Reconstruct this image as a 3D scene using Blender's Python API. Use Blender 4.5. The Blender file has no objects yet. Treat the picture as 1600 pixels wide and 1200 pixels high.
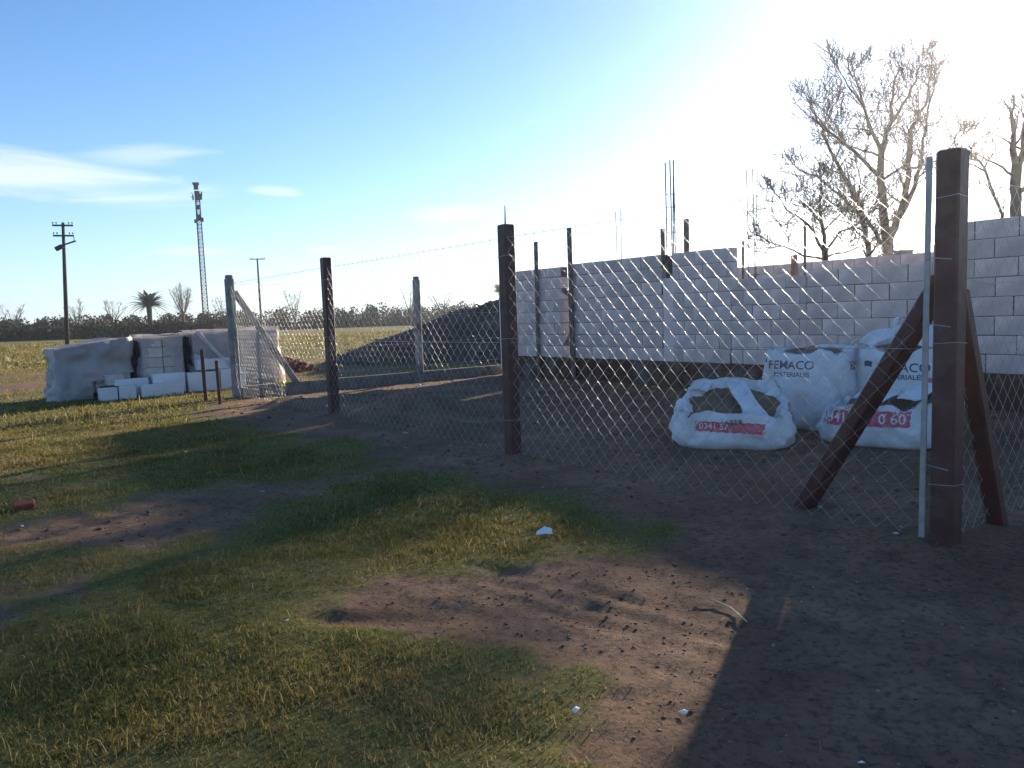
import bpy, bmesh, math, random
import numpy as np
from mathutils import Vector, Matrix, Euler
from mathutils.bvhtree import BVHTree
from math import sin, cos, pi, radians as rad, atan2, sqrt

scene = bpy.context.scene
COL = scene.collection
random.seed(7)
RNG = np.random.default_rng(11)

# ------------------------------------------------------------------ camera
EYE = 1.40
cam_d = bpy.data.cameras.new('camera')
cam_d.sensor_width = 36.0
cam_d.lens = 36.0 * 1210 / 1600
cam_d.clip_start = 0.05
cam_d.clip_end = 8000
cam = bpy.data.objects.new('camera', cam_d)
COL.objects.link(cam)
CAM_ROT = Matrix.Rotation(pi/2 - rad(5.2), 3, 'X') @ Matrix.Rotation(rad(-1.95), 3, 'Z')
cam.location = (0, 0, EYE)
cam.rotation_euler = CAM_ROT.to_euler()
scene.camera = cam

# ------------------------------------------------------------------ world, sun, exposure
SUN_AZ, SUN_EL = 33.0, 13.4          # degrees, azimuth measured from +Y towards +X
SUN_DIR = Vector((sin(rad(SUN_AZ))*cos(rad(SUN_EL)), cos(rad(SUN_AZ))*cos(rad(SUN_EL)), sin(rad(SUN_EL))))
SKY_STRENGTH = 0.085
world = bpy.data.worlds.new('World')
scene.world = world
world.use_nodes = True
wn, wl = world.node_tree.nodes, world.node_tree.links
wn.clear()
def wnode(t, **k):
    n = wn.new(t)
    for a, b in k.items(): setattr(n, a, b)
    return n
def wmath(op, a, b=None, c=None):
    n = wnode('ShaderNodeMath', operation=op)
    for i, s in enumerate((a, b, c)):
        if s is None: continue
        if isinstance(s, (int, float)): n.inputs[i].default_value = s
        else: wl.new(s, n.inputs[i])
    return n.outputs[0]
w_out = wnode('ShaderNodeOutputWorld')
w_bg = wnode('ShaderNodeBackground')
w_bg.inputs['Strength'].default_value = SKY_STRENGTH
sky = wnode('ShaderNodeTexSky', sky_type='NISHITA')
sky.sun_disc = False
sky.sun_elevation = rad(SUN_EL)
sky.sun_rotation = rad(SUN_AZ)
sky.altitude = 50
sky.air_density = 0.75
sky.dust_density = 0.06
sky.ozone_density = 4.0
tc = wnode('ShaderNodeTexCoord')
sep = wnode('ShaderNodeSeparateXYZ')
wl.new(tc.outputs['Generated'], sep.inputs[0])
az = wmath('ARCTAN2', sep.outputs[0], sep.outputs[1])
el = wmath('ARCSINE', sep.outputs[2])
comb = wnode('ShaderNodeCombineXYZ')
wl.new(wmath('MULTIPLY', az, 5.0), comb.inputs[0])
wl.new(wmath('MULTIPLY', el, 34.0), comb.inputs[1])
cn = wnode('ShaderNodeTexNoise')
cn.inputs['Scale'].default_value = 1.3
cn.inputs['Detail'].default_value = 6
cn.inputs['Roughness'].default_value = 0.55
cn.inputs['Distortion'].default_value = 0.6
wl.new(comb.outputs[0], cn.inputs['Vector'])
noise_c = wmath('SUBTRACT', cn.outputs['Fac'], 0.5)
# (azimuth, elevation, half width, half height, slant, density), degrees: wisps of cloud low in the sky
CLOUDS = [(-33, 9.7, 14, 1.75, 0.07, 0.62), (-24.5, 11.0, 5.0, 1.0, -0.05, 0.34), (-16.0, 9.0, 2.6, 0.5, 0.03, 0.42),
          (-22, 4.9, 3.6, 0.42, 0.0, 0.42), (-3.2, 7.4, 5.0, 0.8, -0.03, 0.38), (-13, 5.0, 1.8, 0.32, 0.0, 0.35),
          (-58, 12, 12, 1.8, 0.05, 0.5), (-85, 9, 14, 1.5, 0.0, 0.5), (120, 10, 16, 2.0, 0.03, 0.5), (-140, 12, 18, 2.2, 0.0, 0.5), (75, 9, 10, 1.2, 0.0, 0.4)]
tot = None
for (a0, e0, wa, we, sl, den) in CLOUDS:
    da = wmath('SUBTRACT', az, rad(a0))
    de = wmath('ADD', wmath('SUBTRACT', el, rad(e0)), wmath('MULTIPLY', da, sl))
    q = wmath('ADD', wmath('POWER', wmath('ABSOLUTE', wmath('DIVIDE', da, rad(wa))), 2.0), wmath('POWER', wmath('ABSOLUTE', wmath('DIVIDE', de, rad(we))), 2.0))
    m = wmath('SUBTRACT', 1.0, wmath('SQRT', q))
    m = wmath('ADD', m, wmath('MULTIPLY', noise_c, 1.5))
    mr = wnode('ShaderNodeMapRange', interpolation_type='SMOOTHSTEP')
    mr.inputs['From Min'].default_value = 0.0
    mr.inputs['From Max'].default_value = 0.75
    mr.inputs['To Max'].default_value = den
    wl.new(m, mr.inputs['Value'])
    tot = mr.outputs[0] if tot is None else wmath('MAXIMUM', tot, mr.outputs[0])
mixc = wnode('ShaderNodeMix', data_type='RGBA')
wl.new(tot, mixc.inputs['Factor'])
# cool white balance, and pale haze that thickens towards the horizon all round
tint = wnode('ShaderNodeMix', data_type='RGBA', blend_type='MULTIPLY')
tint.inputs['Factor'].default_value = 1
wl.new(sky.outputs[0], tint.inputs[6])
tint.inputs[7].default_value = (0.90, 1.03, 1.04, 1)
hz = wnode('ShaderNodeMix', data_type='RGBA')
wl.new(wmath('MULTIPLY', wmath('EXPONENT', wmath('MULTIPLY', wmath('ABSOLUTE', el), -1/rad(5.5))), 0.80), hz.inputs['Factor'])
wl.new(tint.outputs[2], hz.inputs[6])
hz.inputs[7].default_value = (0.34/SKY_STRENGTH, 0.375/SKY_STRENGTH, 0.385/SKY_STRENGTH, 1)
wl.new(hz.outputs[2], mixc.inputs[6])
mixc.inputs[7].default_value = (0.42/SKY_STRENGTH, 0.44/SKY_STRENGTH, 0.44/SKY_STRENGTH, 1)
wl.new(mixc.outputs[2], w_bg.inputs['Color'])
wl.new(w_bg.outputs[0], w_out.inputs['Surface'])

sun_d = bpy.data.lights.new('sun', 'SUN')
sun_d.energy = 5.0
sun_d.angle = rad(0.9)
sun_d.color = (1.0, 0.86, 0.66)
sun = bpy.data.objects.new('sun', sun_d)
COL.objects.link(sun)
sun.rotation_euler = SUN_DIR.to_track_quat('Z', 'Y').to_euler()

scene.view_settings.view_transform = 'Standard'
scene.view_settings.look = 'None'
scene.view_settings.gamma = 1
scene.view_settings.exposure = 1.5
scene.cycles.max_bounces = 6
scene.cycles.transparent_max_bounces = 12
scene.cycles.use_denoising = True

# ------------------------------------------------------------------ helpers
def ray(px, py):
    return CAM_ROT @ Vector(((px-800)/1210, -(py-600)/1210, -1))
def at(px, py, Y):
    d = ray(px, py); return Vector((0, 0, EYE)) + d*(Y/d.y)
def at_ground(px, py, z=0.0):
    d = ray(px, py); return Vector((0, 0, EYE)) + d*((z-EYE)/d.z)

O = Vector((2.45, 4.33, 0)); U = Vector((-.6, .8, 0)); V = Vector((.8, .6, 0))   # the building plot: front fence along U, depth along V
def lot(a, b, z=0.0): return O + U*a + V*b + Vector((0, 0, z))
ROT_FRONT = atan2(-.8, .6)      # local x = -U, local y = V
ROT_SIDE = atan2(.6, .8)        # local x = V, local y = U

class MB:
    def __init__(s): s.v = []; s.f = []
    def add(s, vs, fs):
        o = len(s.v); s.v += [tuple(p) for p in vs]; s.f += [tuple(i+o for i in f) for f in fs]
    def box(s, c, size, rot=None, ch=0.0, taper=1.0):
        hx, hy, hz = size[0]/2, size[1]/2, size[2]/2
        if ch <= 0:
            P = [Vector((x*hx*(taper if z > 0 else 1), y*hy*(taper if z > 0 else 1), z*hz)) for z in (-1, 1) for x, y in ((-1, -1), (1, -1), (1, 1), (-1, 1))]
            F = [(3, 2, 1, 0), (4, 5, 6, 7), (0, 1, 5, 4), (1, 2, 6, 5), (2, 3, 7, 6), (3, 0, 4, 7)]
        else:
            def ring(ix, iy, z):
                c_ = ch
                return [Vector(p) for p in ((-ix+c_, -iy, z), (ix-c_, -iy, z), (ix, -iy+c_, z), (ix, iy-c_, z), (ix-c_, iy, z), (-ix+c_, iy, z), (-ix, iy-c_, z), (-ix, -iy+c_, z))]
            P = ring(hx-ch*.7, hy-ch*.7, -hz) + ring(hx, hy, -hz+ch) + ring(hx, hy, hz-ch) + ring(hx-ch*.7, hy-ch*.7, hz)
            F = [tuple(range(7, -1, -1)), tuple(range(24, 32))]
            for k in range(3):
                for i in range(8):
                    j = (i+1) % 8
                    F.append((k*8+i, k*8+j, k*8+8+j, k*8+8+i))
        c = Vector(c)
        if rot is not None: P = [rot @ p for p in P]
        s.add([p+c for p in P], F)
    def bar(s, p0, p1, w, h, ch=0.0, up=Vector((0, 0, 1))):
        p0, p1 = Vector(p0), Vector(p1)
        z = (p1-p0); L = z.length; z.normalize()
        x = up.cross(z)
        if x.length < 1e-4: x = Vector((1, 0, 0))
        x.normalize(); y = z.cross(x)
        R = Matrix((x, y, z)).transposed()
        s.box((p0+p1)/2, (w, h, L), R, ch)
    def tube(s, pts, rads, n=6, caps=True):
        pts = [Vector(p) for p in pts]
        if isinstance(rads, (int, float)): rads = [rads]*len(pts)
        o = len(s.v); prev = None
        for i, p in enumerate(pts):
            t = (pts[min(i+1, len(pts)-1)] - pts[max(i-1, 0)])
            if t.length < 1e-9: t = Vector((0, 0, 1))
            t.normalize()
            if prev is None:
                x = t.orthogonal().normalized()
            else:
                x = prev - t*prev.dot(t)
                if x.length < 1e-6: x = t.orthogonal()
                x.normalize()
            prev = x; y = t.cross(x)
            for k in range(n):
                a = 2*pi*k/n
                s.v.append(tuple(p + (x*cos(a)+y*sin(a))*rads[i]))
        for i in range(len(pts)-1):
            for k in range(n):
                j = (k+1) % n
                s.f.append((o+i*n+k, o+i*n+j, o+(i+1)*n+j, o+(i+1)*n+k))
        if caps:
            s.f.append(tuple(o+k for k in reversed(range(n))))
            e = o+(len(pts)-1)*n
            s.f.append(tuple(e+k for k in range(n)))
    def mesh(s, name, mat, smooth=False):
        me = bpy.data.meshes.new(name)
        me.from_pydata(s.v, [], s.f)
        me.validate()
        if smooth: me.polygons.foreach_set('use_smooth', [True]*len(me.polygons))
        if mat: me.materials.append(mat)
        me.update()
        return me
    def build(s, name, mat, parent=None, smooth=False):
        return put(name, s.mesh(name, mat, smooth), parent)

def put(name, me, parent=None, loc=(0, 0, 0), rz=0.0, rot=None):
    o = bpy.data.objects.new(name, me); COL.objects.link(o)
    o.location = loc; o.rotation_euler = rot if rot is not None else (0, 0, rz)
    if parent: o.parent = parent
    return o
def tag(o, label, cat, group=None):
    o['label'] = label; o['category'] = cat
    if group: o['group'] = group
    return o
def thing(name, label, cat, loc=(0, 0, 0), rz=0.0, group=None):
    o = put(name, None, None, loc, rz); return tag(o, label, cat, group)
def structure(o): o['kind'] = 'structure'; return o
def stuff(o): o['kind'] = 'stuff'; return o

def make_mat(name, c1, c2=None, rough=0.85, scale=8.0, detail=6.0, bump=0.0, bscale=None, metal=0.0, spec=0.3, rand=0.0, c3=None, scale3=1.0, coord='Object', lo=0.35, hi=0.65, transl=0.0, alpha=1.0):
    m = bpy.data.materials.new(name); m.use_nodes = True
    nt = m.node_tree; n = nt.nodes; l = nt.links
    b = n['Principled BSDF']
    b.inputs['Roughness'].default_value = rough
    b.inputs['Metallic'].default_value = metal
    b.inputs['Specular IOR Level'].default_value = spec
    t = n.new('ShaderNodeTexCoord')
    src = t.outputs[coord]
    no = n.new('ShaderNodeTexNoise'); no.inputs['Scale'].default_value = scale; no.inputs['Detail'].default_value = detail
    no.inputs['Roughness'].default_value = 0.6
    l.new(src, no.inputs['Vector'])
    mr = n.new('ShaderNodeMapRange'); mr.inputs['From Min'].default_value = lo; mr.inputs['From Max'].default_value = hi
    l.new(no.outputs['Fac'], mr.inputs['Value'])
    mx = n.new('ShaderNodeMix'); mx.data_type = 'RGBA'
    mx.inputs[6].default_value = (*c1, 1); mx.inputs[7].default_value = (*(c2 or c1), 1)
    l.new(mr.outputs[0], mx.inputs['Factor'])
    out = mx.outputs[2]
    if c3:
        no3 = n.new('ShaderNodeTexNoise'); no3.inputs['Scale'].default_value = scale3; no3.inputs['Detail'].default_value = 4
        l.new(src, no3.inputs['Vector'])
        mr3 = n.new('ShaderNodeMapRange'); mr3.inputs['From Min'].default_value = 0.5; mr3.inputs['From Max'].default_value = 0.68
        l.new(no3.outputs['Fac'], mr3.inputs['Value'])
        mx3 = n.new('ShaderNodeMix'); mx3.data_type = 'RGBA'
        l.new(mr3.outputs[0], mx3.inputs['Factor']); l.new(out, mx3.inputs[6]); mx3.inputs[7].default_value = (*c3, 1)
        out = mx3.outputs[2]
    if rand > 0:
        oi = n.new('ShaderNodeObjectInfo')
        h = n.new('ShaderNodeHueSaturation')
        ml = n.new('ShaderNodeMath'); ml.operation = 'MULTIPLY_ADD'
        l.new(oi.outputs['Random'], ml.inputs[0]); ml.inputs[1].default_value = rand*2; ml.inputs[2].default_value = 1-rand
        l.new(ml.outputs[0], h.inputs['Value']); l.new(out, h.inputs['Color'])
        out = h.outputs[0]
    l.new(out, b.inputs['Base Color'])
    if bump > 0:
        nb = n.new('ShaderNodeTexNoise'); nb.inputs['Scale'].default_value = bscale or scale*3; nb.inputs['Detail'].default_value = 8
        l.new(src, nb.inputs['Vector'])
        bp = n.new('ShaderNodeBump'); bp.inputs['Strength'].default_value = bump; bp.inputs['Distance'].default_value = 0.02
        l.new(nb.outputs['Fac'], bp.inputs['Height']); l.new(bp.outputs[0], b.inputs['Normal'])
    sh = b.outputs[0]
    if transl > 0:
        tr = n.new('ShaderNodeBsdfTranslucent'); l.new(out, tr.inputs['Color'])
        ms = n.new('ShaderNodeMixShader'); ms.inputs[0].default_value = transl
        l.new(sh, ms.inputs[1]); l.new(tr.outputs[0], ms.inputs[2]); sh = ms.outputs[0]
    if alpha < 1:
        tp = n.new('ShaderNodeBsdfTransparent')
        ms = n.new('ShaderNodeMixShader'); ms.inputs[0].default_value = alpha
        l.new(tp.outputs[0], ms.inputs[1]); l.new(sh, ms.inputs[2]); sh = ms.outputs[0]
    l.new(sh, n['Material Output'].inputs['Surface'])
    return m

# smooth value noise on the plan, used to lay out grass, worn soil and relief
_PERM = RNG.random((256, 256))
def vnoise(x, y):
    x = np.asarray(x, float); y = np.asarray(y, float)
    xi = np.floor(x).astype(int); yi = np.floor(y).astype(int)
    fx = x-xi; fy = y-yi
    fx = fx*fx*(3-2*fx); fy = fy*fy*(3-2*fy)
    g = lambda i, j: _PERM[i % 256, j % 256]
    return (g(xi, yi)*(1-fx)+g(xi+1, yi)*fx)*(1-fy)+(g(xi, yi+1)*(1-fx)+g(xi+1, yi+1)*fx)*fy
def fbm(x, y, o=4):
    s = 0; a = .5; t = 0
    for k in range(o):
        s = s + a*vnoise(x*2**k+13.7*k, y*2**k+7.1*k); t += a; a *= .5
    return s/t
def sstep(a, b, x):
    t = np.clip((x-a)/(b-a), 0, 1); return t*t*(3-2*t)
def blob(x, y, cx, cy, rx, ry, ang=0.0):
    c, s_ = cos(ang), sin(ang)
    dx, dy = x-cx, y-cy
    p = (dx*c+dy*s_)/rx; q = (-dx*s_+dy*c)/ry
    return np.exp(-(p*p+q*q))

def lot_ab(x, y):
    dx, dy = x-O.x, y-O.y
    return dx*U.x+dy*U.y, dx*V.x+dy*V.y

def grass_amount(x, y):
    a, b = lot_ab(x, y)
    g = 0.50 + 0*x
    g = g + .55*blob(x, y, -.4, 5.2, 1.6, .95, .15)             # green tongue in front of the fence
    g = g + .35*blob(x, y, -1.5, 3.0, 1.2, .8)
    g = g + .45*blob(x, y, -.45, 2.75, .55, .45)
    g = g + .30*blob(x, y, -5.5, 8.5, 4.5, 3.5) + .40*blob(x, y, -8.5, 14.0, 4.0, 3.0) + .22*sstep(20, 30, y)
    g = g - .50*blob(x, y, .45, 3.45, 1.0, .75, -.3)             # churned soil
    g = g - .32*blob(x, y, -.5, 3.75, 1.0, .35, .1)
    g = g - .65*blob(x, y, 2.2, 2.8, 1.5, 1.4)
    g = g - .45*blob(x, y, -2.6, 5.4, 1.4, .9, .5)
    g = g - .75*np.exp(-((b+.1)/.9)**2)*(a > -1)*sstep(13.0, 10.5, a)           # trodden strip at the fence
    g = g - .70*sstep(-.2, .8, b)*(a > -6)*(a < 12.7)
    g = g - .22*sstep(10.5, 12.5, a)*sstep(2, 0, b)*0
    tr = (x+12.0)*(-.74)+(y-19.4)*.55                              # dirt track beyond the plot
    tr = ((x+12.0)*.836-(y-19.4)*.548)
    g = g - .8*np.exp(-(tr/.75)**2)
    g = g - .15*np.exp(-((tr-4.5)/1.5)**2) - .15*np.exp(-((tr+6)/2.0)**2)
    g = g + .80*(fbm(x*1.1+3, y*1.1, 5)-.5) + .70*(fbm(x*4.2, y*4.2+9, 4)-.5)
    return np.clip(g, 0, 1)

BUMPS = [(-1.47, 11.35, .85, .5, .30, .6), (.10, 7.62, .32, .28, .05, 0), (-2.47, 11.0, .35, .3, .06, 0), (2.45, 4.4, .35, .3, .03, 0), (-3.6, 12.7, .7, .3, .12, -.9),
         (-3.2, 13.4, .9, .4, .10, .6), (-2.2, 14.3, .8, .4, .10, .6), (1.0, 7.1, 1.2, .3, .10, -.95), (1.9, 5.9, .7, .25, .08, -.95), (-1.0, 9.8, 1.2, .3, .10, -.95)]
_fr = random.Random(21)
FOOT = [(_fr.uniform(-.6, 2.6), _fr.uniform(2.3, 6.4), _fr.uniform(0, 3.1)) for _ in range(46)]
def ground_z(x, y):
    x = np.asarray(x, float); y = np.asarray(y, float)
    near = np.exp(-((x/22)**2+((y-8)/22)**2))
    z = (.055*(fbm(x*.55, y*.55, 4)-.5) + .03*(fbm(x*2.2, y*2.2+5, 4)-.5) + .016*(fbm(x*9, y*9, 3)-.5))*near
    soil = 1-sstep(.2, .5, grass_amount(x, y))
    z = z + soil*near*(.022*(fbm(x*6+4, y*6, 4)-.5) - .012)
    for (cx, cy, rx, ry, h, an) in BUMPS:
        w = blob(x, y, cx, cy, rx, ry, an)
        z = z + h*w*(.7+.6*fbm(x*4, y*4, 3))
    for k, off in enumerate((-.16, .0, .16)):                      # wheel rut pressed into the soil
        d = (x-.42)*.64+(y-3.55)*.77+off; q = (x-.42)*.77-(y-3.55)*.64
        z = z - .014*np.exp(-(d/.05)**2)*np.exp(-(q/.8)**2)*(.4+1.2*fbm(x*3, y*3+70, 2))
    for (fx0, fy0, fa) in FOOT:
        z = z - .011*blob(x, y, fx0, fy0, .15, .055, fa)
    z = z - .03*blob(x, y, -.45, 3.55, .22, .10) - .03*blob(x, y, -.85, 3.55, .16, .08)
    tr = ((x+12.0)*.836-(y-19.4)*.548)
    z = z - .05*np.exp(-(tr/.8)**2)
    return z
def gz(x, y): return float(ground_z(np.array([x]), np.array([y]))[0])

# ------------------------------------------------------------------ materials
M = {}
M['post'] = make_mat('post_paint', (.100, .030, .026), (.060, .021, .018), .5, 6, bump=.25, bscale=25, spec=.4, c3=(.10, .05, .04), scale3=9)
M['concrete'] = make_mat('post_concrete', (.30, .28, .255), (.20, .185, .17), .9, 5, bump=.3, bscale=40, c3=(.14, .13, .115), scale3=3)
M['plinth'] = make_mat('plinth_concrete', (.24, .20, .17), (.14, .115, .10), .95, 6, bump=.35, bscale=30)
M['zinc'] = make_mat('galvanised_wire', (.42, .42, .42), (.30, .30, .30), .40, 20, metal=.6, spec=.5)
M['bar'] = make_mat('galvanised_bar', (.40, .39, .38), (.30, .29, .28), .5, 15, metal=.3, spec=.5)
M['block'] = make_mat('aerated_block', (.76, .60, .545), (.65, .51, .465), .95, 4, bump=.3, bscale=40, rand=.13, c3=(.50, .40, .37), scale3=1.6)
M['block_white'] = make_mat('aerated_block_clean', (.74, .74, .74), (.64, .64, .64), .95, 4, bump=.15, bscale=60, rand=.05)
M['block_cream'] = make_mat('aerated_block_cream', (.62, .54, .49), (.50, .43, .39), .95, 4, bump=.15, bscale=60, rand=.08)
M['mortar'] = make_mat('mortar', (.22, .185, .175), (.10, .085, .08), .98, 9, bump=.4, bscale=50)
M['foundation'] = make_mat('foundation', (.105, .055, .035), (.055, .035, .026), .95, 3.5, bump=.5, bscale=22, c3=(.14, .12, .10), scale3=2.0)
M['steel'] = make_mat('rebar_steel', (.16, .13, .12), (.10, .07, .06), .6, 30, metal=.6)
M['board'] = make_mat('board', (.16, .125, .10), (.10, .078, .062), .85, 8, bump=.2, bscale=30)
M['board_red'] = make_mat('board_red', (.22, .12, .085), (.15, .085, .06), .85, 8, bump=.2, bscale=30)
M['bark'] = make_mat('bark', (.085, .072, .062), (.05, .042, .035), .95, 6, bump=.4, bscale=18)
M['bag'] = make_mat('woven_bag', (.70, .71, .73), (.58, .58, .60), .6, 5, bump=.9, bscale=7, spec=.4, c3=(.52, .50, .48), scale3=4)
M['bag_red'] = make_mat('bag_print_red', (.52, .09, .12), (.58, .22, .25), .6, 16, lo=.42, hi=.72)
M['bag_blue'] = make_mat('bag_print_blue', (.06, .07, .11), (.16, .17, .22), .6, 30, lo=.45, hi=.75)
M['bag_white'] = make_mat('bag_print_white', (.75, .70, .70), (.68, .62, .62), .6, 12)
M['sand'] = make_mat('sand', (.20, .14, .085), (.13, .09, .055), .98, 8, bump=.6, bscale=60)
M['film'] = make_mat('stretch_film', (.64, .54, .50), (.46, .38, .36), .35, 3.2, spec=.6, transl=.2, alpha=.5, bump=.8, bscale=9)
M['gap_shade'] = make_mat('gap_shade', (.045, .032, .038), (.03, .022, .026), .6, 5, bump=.5, bscale=12)  # near-black colour stands in for the shade between pallet stacks
M['film_grey'] = make_mat('tarp_grey', (.44, .40, .385), (.30, .275, .27), .45, 2.5, spec=.5, transl=.15, bump=.8, bscale=7)
M['pallet'] = make_mat('pallet_wood', (.20, .14, .09), (.12, .085, .06), .9, 8)
M['brick'] = make_mat('red_brick', (.26, .075, .045), (.17, .055, .035), .95, 12, bump=.4, bscale=60, rand=.25)
M['yellow'] = make_mat('yellow_plastic', (.72, .52, .02), (.62, .44, .02), .4, 12)
M['pole_wood'] = make_mat('pole_wood', (.06, .052, .045), (.04, .034, .03), .9, 6)
M['mast'] = make_mat('mast_steel', (.018, .018, .020), (.012, .012, .014), .8, 4)
M['mound'] = make_mat('earth', (.085, .066, .050), (.05, .040, .032), .98, 2.5, bump=.8, bscale=9, c3=(.10, .085, .07), scale3=1.2)
M['paper'] = make_mat('paper', (.80, .80, .78), (.70, .70, .68), .8, 9)
M['straw'] = make_mat('straw', (.55, .47, .32), (.45, .37, .24), .8, 12)
M['tank'] = make_mat('tank', (.20, .22, .19), (.15, .165, .145), .8, 6)
M['palm'] = make_mat('palm_leaf', (.035, .05, .02), (.05, .06, .022), .7, 4, transl=.2)

def attr_mat(name, rough=.8, transl=.35, rand_scale=0):
    m = bpy.data.materials.new(name); m.use_nodes = True
    n, l = m.node_tree.nodes, m.node_tree.links
    a = n.new('ShaderNodeAttribute'); a.attribute_name = 'tint'
    b = n['Principled BSDF']; b.inputs['Roughness'].default_value = rough; b.inputs['Specular IOR Level'].default_value = .25
    l.new(a.outputs['Color'], b.inputs['Base Color'])
    tr = n.new('ShaderNodeBsdfTranslucent'); l.new(a.outputs['Color'], tr.inputs['Color'])
    ms = n.new('ShaderNodeMixShader'); ms.inputs[0].default_value = transl
    l.new(b.outputs[0], ms.inputs[1]); l.new(tr.outputs[0], ms.inputs[2])
    l.new(ms.outputs[0], n['Material Output'].inputs['Surface'])
    return m
M['grass'] = attr_mat('grass_blade', .6, .42)
M['leaf'] = attr_mat('hedge_leaf', .8, .2)
M['clod'] = attr_mat('soil_clod', .98, 0.0)

# ------------------------------------------------------------------ ground: one sheet, fine near the camera, reaching the horizon
def spread(lo, hi, step, far, grow=1.09):
    c = list(np.arange(lo, hi+1e-6, step))
    s = step; p = c[-1]; up = []
    while p < far: s *= grow; p += s; up.append(p)
    s = step; p = c[0]; dn = []
    while p > -far: s *= grow; p -= s; dn.append(p)
    return np.array(dn[::-1]+c+up)
gx = spread(-5.5, 4.5, .04, 640)
gy = spread(1.6, 9.0, .035, 640)
GX, GY = np.meshgrid(gx, gy)
GZ = ground_z(GX, GY)
nx, ny = len(gx), len(gy)
co = np.stack([GX, GY, GZ], -1).reshape(-1, 3)
idx = np.arange(nx*ny).reshape(ny, nx)
quads = np.stack([idx[:-1, :-1], idx[:-1, 1:], idx[1:, 1:], idx[1:, :-1]], -1).reshape(-1, 4)
def np_mesh(name, co, faces_flat, starts, totals, mat, tint=None, smooth=False):
    me = bpy.data.meshes.new(name)
    me.vertices.add(len(co)); me.vertices.foreach_set('co', np.ascontiguousarray(co, dtype=np.float32).ravel())
    me.loops.add(len(faces_flat)); me.loops.foreach_set('vertex_index', np.ascontiguousarray(faces_flat, dtype=np.int32))
    me.polygons.add(len(starts)); me.polygons.foreach_set('loop_start', np.ascontiguousarray(starts, dtype=np.int32))
    me.polygons.foreach_set('loop_total', np.ascontiguousarray(totals, dtype=np.int32))
    if smooth: me.polygons.foreach_set('use_smooth', np.ones(len(starts), dtype=bool))
    me.update(calc_edges=True); me.validate()
    if tint is not None:
        at_ = me.attributes.new('tint', 'FLOAT_COLOR', 'POINT')
        at_.data.foreach_set('color', np.ascontiguousarray(tint, dtype=np.float32).ravel())
    if mat: me.materials.append(mat)
    return me
gm = bpy.data.materials.new('soil_and_turf'); gm.use_nodes = True
n, l = gm.node_tree.nodes, gm.node_tree.links
b = n['Principled BSDF']; b.inputs['Roughness'].default_value = .97; b.inputs['Specular IOR Level'].default_value = .15
a_ = n.new('ShaderNodeAttribute'); a_.attribute_name = 'grass'
t_ = n.new('ShaderNodeTexCoord')
def gnoise(scale, det=6, rough=.6):
    q = n.new('ShaderNodeTexNoise'); q.inputs['Scale'].default_value = scale; q.inputs['Detail'].default_value = det; q.inputs['Roughness'].default_value = rough
    l.new(t_.outputs['Object'], q.inputs['Vector']); return q.outputs['Fac']
def gmix(fac, c1, c2, lo=None, hi=None):
    if lo is not None:
        r_ = n.new('ShaderNodeMapRange'); r_.inputs['From Min'].default_value = lo; r_.inputs['From Max'].default_value = hi
        l.new(fac, r_.inputs['Value']); fac = r_.outputs[0]
    x_ = n.new('ShaderNodeMix'); x_.data_type = 'RGBA'
    l.new(fac, x_.inputs['Factor'])
    for i_, c_ in ((6, c1), (7, c2)):
        if isinstance(c_, tuple): x_.inputs[i_].default_value = (*c_, 1)
        else: l.new(c_, x_.inputs[i_])
    return x_.outputs[2]
soil = gmix(gnoise(.9, 5), (.145, .082, .050), (.265, .162, .10), .35, .65)
soil = gmix(gnoise(4.0), (.14, .080, .050), soil, .30, .50)
soil = gmix(gnoise(26, 8, .7), (.05, .036, .028), soil, .30, .52)
soil = gmix(gnoise(90, 4, .7), soil, (.24, .19, .155), .60, .80)
turf = gmix(gnoise(1.4), (.120, .125, .030), (.175, .150, .046), .35, .65)
turf = gmix(gnoise(.12, 4), turf, (.20, .155, .060), .48, .70)
turf = gmix(gnoise(30, 6, .7), (.045, .042, .018), turf, .30, .55)
gadd = n.new('ShaderNodeMath'); gadd.operation = 'MULTIPLY_ADD'; l.new(gnoise(14, 6, .7), gadd.inputs[0]); gadd.inputs[1].default_value = .55; l.new(a_.outputs['Fac'], gadd.inputs[2])
l.new(gmix(gadd.outputs[0], soil, turf, .64, .80), b.inputs['Base Color'])
bp = n.new('ShaderNodeBump'); bp.inputs['Strength'].default_value = .7; bp.inputs['Distance'].default_value = .02
l.new(gnoise(38, 10, .72), bp.inputs['Height']); l.new(bp.outputs[0], b.inputs['Normal'])
M['ground'] = gm
gme = np_mesh('ground', co, quads.ravel(), np.arange(len(quads))*4, np.full(len(quads), 4), gm, smooth=True)
ga = gme.attributes.new('grass', 'FLOAT', 'POINT')
ga.data.foreach_set('value', grass_amount(GX, GY).astype(np.float32).ravel())
structure(put('ground', gme))

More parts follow.
